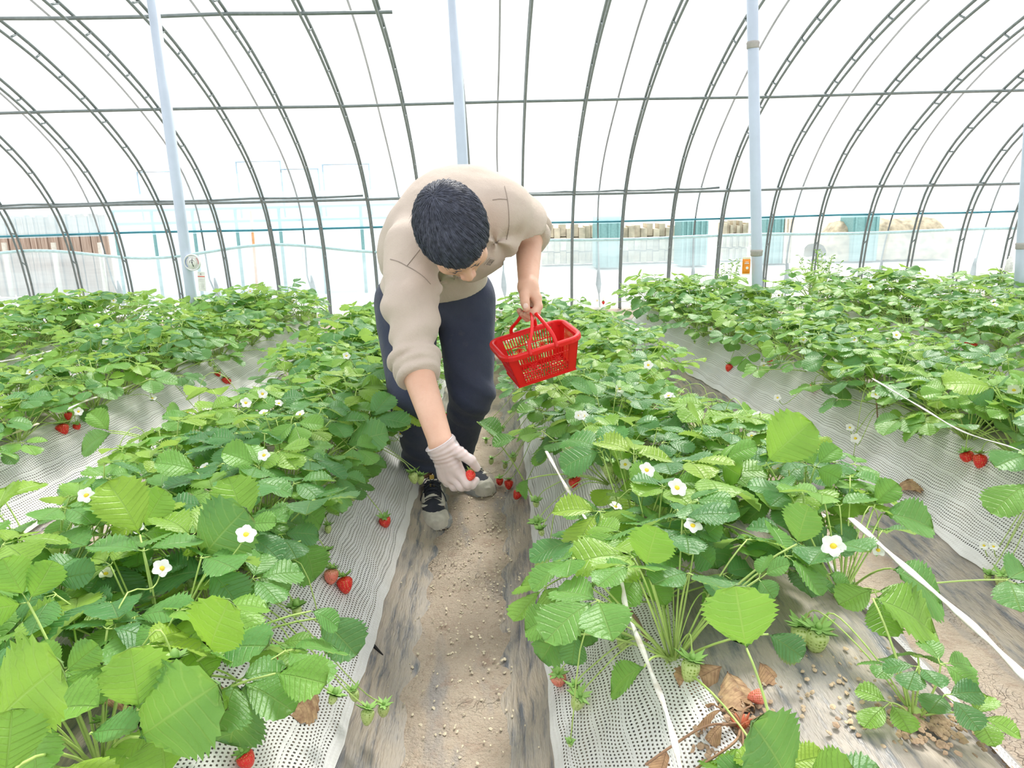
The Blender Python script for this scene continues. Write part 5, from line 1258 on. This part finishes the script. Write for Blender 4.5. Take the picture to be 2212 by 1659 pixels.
for px, py, lf, sz in FL:
    p = forward(hit(px, py, lf), .25); par = nearest(p); root = stalkto(par, p, .0, False); view = np.array([0, 0, CAM_H]) - p; view /= np.linalg.norm(view)
    n = Vector(view * .9 + np.array([R.uniform(-.4, .4), R.uniform(-.2, .2), .35])).normalized(); W = n.to_track_quat('Z', 'Y').to_matrix().to_4x4() @ Matrix.Scale(sz * 1.1, 4); W.translation = Vector(p)
    o = cp(PF, root); o.matrix_local = root.matrix_world.inverted() @ W; cp(PFC, o, Matrix()); cp(PCs, o, Matrix.Translation((0, 0, -.003)))
# ---- strings and stakes
M['string'] = (lambda m: m.done(m.pbr(m.mix(m.ramp(m.noise(40, sc3=(1, 1, 1)), .4, .6), (.80, .78, .75), (.62, .57, .50)), .5)))(N('white_strip'))
M['straw'] = plain('straw_strip', (.62, .54, .42), .7); M['twig'] = plain('twig', (.30, .20, .14), .8)
def string(pts_, w, lab, mat='string', tw=1.0):
    q = [at(a, b, Z=z) for a, b, z in pts_]; q = smoothpts(q, 8); t = MB(); v = []; n = len(q)
    t.tube([tuple(p) for p in q], [w * (.8 + .25 * math.sin(i * .9 * tw)) for i in range(n)], 6, flat=.30, up=(0.1, 0, 1)); o = t.build('string', M[mat]); tag(o, lab, 'string', 'strings holding up the leaves'); return o
string([(1180, 975, .50), (1225, 1055, .47), (1330, 1230, .49), (1352, 1310, .46), (1398, 1430, .44), (1440, 1540, .43), (1475, 1680, .42)], .0060, 'white twisted string beside the large red berry right of the aisle')
string([(1838, 1120, .52), (1950, 1220, .51), (2100, 1350, .50), (2230, 1478, .49)], .0095, 'thick pale string slanting through the lower right corner')
string([(1885, 818, .52), (1990, 880, .50), (2080, 932, .49), (2185, 966, .48), (2240, 990, .48)], .0060, 'pale string from the twig stake on the second bed right')
string([(125, 893, .46), (190, 864, .45), (255, 843, .44), (330, 812, .42)], .0085, 'pale strip left of centre on second bed left, nearer piece')
string([(335, 810, .42), (420, 772, .40), (500, 742, .38), (590, 709, .38)], .0095, 'long bright white strip on the second bed left, farther piece')
string([(-10, 783, .48), (50, 772, .48), (110, 758, .46), (160, 742, .46), (235, 728, .44)], .0090, 'white strip crossing the third bed at the left edge')
string([(372, 736, .44), (405, 724, .43), (436, 712, .42)], .0095, 'short white strip left of the long bright strip')
string([(-10, 950, .46), (40, 932, .45), (82, 915, .45)], .0075, 'straw-coloured strip low at the left edge', 'straw')
string([(45, 1185, .42), (110, 1140, .42), (190, 1085, .42), (215, 1060, .42)], .0060, 'straw strip over the net in the lower left', 'straw')
string([(520, 1170, .46), (590, 1110, .46), (640, 1048, .46), (690, 985, .46), (742, 930, .46)], .0055, 'straw strip running through the first bed left of the man', 'straw')
string([(285, 675, .50), (300, 666, .5), (312, 660, .5)], .012, 'short far white strip left of the dial pole'); string([(560, 656, .50), (572, 650, .5), (585, 645, .5)], .012, 'short far white strip right of the dial pole')
def stake(a, b, za, zb, r, lab):
    p, q = at(a[0], a[1], Z=za), at(b[0], b[1], Z=zb) ; q = np.array([q[0], q[1], q[2]]); t = MB(); t.tube([p, p * .5 + q * .5 + np.array([.003, 0, 0]), q], [r, r * .9, r * .8], 6); o = t.build('stake', M['twig']); tag(o, lab, 'stake', 'twig stakes along the beds')
def vst(px, py0, py1, r, lab, dx=0):
    p = hit(px, py1, .0); q = at(px - dx, py0, Y=p[1]); t = MB(); t.tube([p - [0, 0, .02], (p + q) / 2, q], [r, r, r * .8], 6); o = t.build('stake', M['twig']); tag(o, lab, 'stake', 'twig stakes along the beds')
vst(1898, 808, 915, .0032, 'thin brown twig stake beside the white flower on the second bed right', 10)
vst(1411, 1290, 1388, .004, 'brown twig stake crossing under the white string right of the aisle', 70)
vst(655, 1022, 1062, .003, 'short twig stake under the straw strip left of the man', -6)
vst(183, 868, 905, .0035, 'small twig stake at the near end of the pale strip on the left', -5)
vst(1800, 1120, 1185, .003, 'twig stake at the start of the thick pale string', -10)
# ---- bits lying about
M['crumb'] = plain('dry_crumb', (.48, .37, .25), .9, var=.4, scale=15); M['flake'] = plain('husk_flake', (.66, .58, .44), .8, var=.3, scale=15); M['clod'] = plain('soil_clod', (.40, .28, .19), .95, var=.35, scale=60, bump=.003)
def flakes(name, lab, n, pf, s0, s1, mat, seed):
    R = random.Random(seed); t = MB()
    for i in range(n):
        x, y = pf(R); z = bed_z(x, y) + (.016 if abs(x - ax(0, y)) < .16 else .010); s = R.uniform(s0, s1); a0 = R.uniform(0, 6); k = R.choice((5, 6, 7)); tl = R.uniform(-.35, .35)
        v = [(x + s * .7 * math.cos(a0 + 2 * PI * j / k) * R.uniform(.6, 1.1), y + s * math.sin(a0 + 2 * PI * j / k) * R.uniform(.5, 1), z + s * tl * math.cos(a0 + 2 * PI * j / k)) for j in range(k)] + [(x, y, z + s * .25)]
        v2 = [(a, b, c - .0012) for a, b, c in v[:k]]; t.add(v + v2, [(j, (j + 1) % k, k) for j in range(k)] + [(j, k + 1 + j, k + 1 + (j + 1) % k, (j + 1) % k) for j in range(k)])
    o = t.build(name, M[mat], smooth=False); tag(o, lab, 'debris', kind='stuff'); return o
def pa(R):
    y = R.choice((R.uniform(1.15, 5.0), R.uniform(1.9, 3.0), R.uniform(1.3, 2.6))); return ax(0, y) + R.gauss(.02, .085), y
flakes('husk_flakes', 'pale dry husk flakes strewn over the soil of the middle aisle', 760, pa, .002, .0078, 'flake', 1)
def pb(R):
    p = at(R.gauss(1830, 110), R.gauss(1490, 60), Z=.36); return p[0], p[1]
flakes('dry_crumbs', 'tan crumbs of dry leaf on the bare film in the lower right', 110, pb, .003, .008, 'crumb', 2)
def pc(R):
    p = at(R.gauss(2010, 75), R.gauss(1560, 25), Z=.36); return p[0], p[1]
o = flakes('loose_soil', 'crumbly brown soil round the foot of the small young plant', 190, pc, .004, .012, 'clod', 3)
def pd(R):
    p = at(R.gauss(1590, 45), R.gauss(1590, 42), Z=.36); return p[0], p[1]
flakes('loose_soil', 'crumbly orange-brown soil round the withered crown', 200, pd, .004, .013, 'clod', 4)
# withered crown
p_ = at(1600, 1560, Z=.36); wc = emp('withered_strawberry_plant', (p_[0], p_[1], bed_z(p_[0], p_[1]))); tag(wc, 'withered brown strawberry crown with reddish core on the lower right bed', 'withered plant')
R = random.Random(12); S, B = Leafs(), MB()
for i in range(9):
    a = i * .75 + R.uniform(-.2, .2); rr = R.uniform(.03, .065); e = Vector((math.cos(a) * rr, math.sin(a) * rr, R.uniform(.012, .045))); petiole(B, (0, 0, .01), e, R, r=.0018, sag=.4)
    P, f, at_ = leaflet(R.uniform(.03, .05), R.uniform(.018, .03), fold=.6, droop=.5, nt=7, curl=.8, tw=R.uniform(-.9, .9)); S.add(P, f, at_, frame(e, (math.cos(a), math.sin(a), -.2), (R.uniform(-.5, .5), R.uniform(-.5, .5), 1)), R.uniform(.2, .9))
S.build('dry_foliage', M['dry_leaf'], wc); B.tube(smoothpts([(0, 0, .01), (-.06, -.02, .03), (-.12, -.04, .012), (-.17, -.07, .004)], 5), .0022, 5); B.tube(smoothpts([(0, 0, .01), (-.03, -.06, .03), (-.10, -.10, .02), (-.18, -.13, -.01)], 5), .0022, 5); B.build('dry_stalk', M['dry_stalk'], wc)
t = MB()
for i in range(11):
    a = i * 2.4; t.tube([(0, 0, .004), (math.cos(a) * .008, math.sin(a) * .008, .014), (math.cos(a) * .017, math.sin(a) * .017, .022 + .004 * (i % 3))], [.005, .004, .001], 5)
t.build('crown_core', plain('rusty_red', (.52, .13, .06), .7), wc)
hb = hit(1638, 1505, .02); rb = emp('fallen_strawberry', hb); tag(rb, 'withered pink strawberry lying behind the withered crown', 'strawberry'); o = cp(PB['pale'], rb, Euler((1.3, .3, 1.2)).to_matrix().to_4x4() @ Matrix.Translation((0, 0, .012)) @ Matrix.Scale(.9, 4)); o.name = 'fruit'
def dryleaf(fx_, fy_, tx, ty, lab, lift=.015, t=.8, W=.8, fold=.3):
    A = hit(fx_, fy_, lift); B_ = hit(tx, ty, lift); d = B_ - A; L = float(np.linalg.norm(d)); S = Leafs(); P, f, a = leaflet(L, L * W, fold=fold, droop=.1, nt=6, curl=.35, tw=.4)
    S.add(P, f, a, frame((0, 0, 0), d / L, (.1, -.25, 1)), t); o = S.build('dry_leaf', M['dry_leaf']); o.location = tuple(A); tag(o, lab, 'dry leaf', 'dry brown leaves on the beds')
dryleaf(1560, 1440, 1470, 1480, 'curled brown dry leaf under the green berry in the lower right', t=.6); dryleaf(1570, 1450, 1635, 1530, 'tan dry leaf beside the withered pink berry', t=1.0); dryleaf(1640, 1430, 1690, 1475, 'mauve brown dry leaf right of the tan dry leaf', t=.3)
dryleaf(680, 1480, 630, 1535, 'pale papery dry leaf on the net left of the aisle', .03, .95); dryleaf(215, 1520, 285, 1500, 'orange brown curled dry leaf in the lower left', .06, .8); dryleaf(470, 1475, 480, 1540, 'brown dry leaf hanging under green leaves in the lower left', .05, .6)
dryleaf(1440, 1620, 1425, 1680, 'brown dry leaf beside the string at the bottom edge', .03, .3); dryleaf(1990, 1065, 1960, 1030, 'pinkish withered leaf on the net of the second bed right', .04, .7)
# tears in the film
for (px, py, w, h, lab) in ((1107, 1388, .010, .030, 'black tear in the film right of the aisle'), (810, 1403, .005, .026, 'narrow black tear in the film left of the aisle'), (2160, 1358, .012, .014, 'small black hole in the film near the right edge')):
    p = hit(px, py, .002); e_ = .02; nx = (bed_z(p[0] - e_, p[1]) - bed_z(p[0] + e_, p[1])) / (2 * e_); n = Vector((nx, 0, 1)).normalized(); t = MB(); Mq = n.to_track_quat('Z', 'Y').to_matrix()
    v = [Vector(p) + n * .007 + Mq @ Vector((w * (.8 + .2 * math.sin(3 * a)) * math.cos(a), h * math.sin(a), 0)) for a in np.linspace(0, 2 * PI, 15)[:-1]]; v2 = [q - n * .005 for q in v]; k = 14
    t.add(v + v2, [tuple(range(k))] + [(j, k + j, k + (j + 1) % k, (j + 1) % k) for j in range(k)]); o = t.build('film_tear', plain('hole_black', (.01, .01, .012), .9), smooth=False); tag(o, lab, 'tear', 'tears in the film')
# weeds by the wall
for (px, py, s, lab) in ((1780, 545, 1.0, 'feathery tall weed growing by the wall right of the orange packet pole'), (1572, 568, .5, 'small feathery weed rising over the leaves left of the orange packet')):
    p = at(px, py, Y=6.6); r = emp('weed', (p[0], 6.6, 0)); tag(r, lab, 'weed'); R = random.Random(px); B = MB(); S = Leafs()
    for i in range(int(16 * s) + 6):
        a = R.uniform(0, 6.28); q = R.uniform(.05, .26) * s; h = (p[2] - .03) * R.uniform(.75, 1.12); e = Vector((math.cos(a) * q, math.sin(a) * q * .5, h)); B.tube(smoothpts([(0, 0, 0), (e.x * .5, e.y * .5, h * .6), tuple(e)], 4), .0022, 4)
        for j in range(12):
            tt = .55 + .45 * j / 11; b_ = Vector((e.x * tt, e.y * tt, h * tt)); P, f, at_ = leaflet(.035, .010, nt=3, hi=False); S.add(P, f, at_, frame(b_, (R.uniform(-1, 1), R.uniform(-.5, .5), R.uniform(-.2, .6)), (R.uniform(-.5, .5), -1, 1)), R.uniform(.2, .6))
    B.build('stem', M['stalk'], r); S.build('foliage', M['leaf'], r)
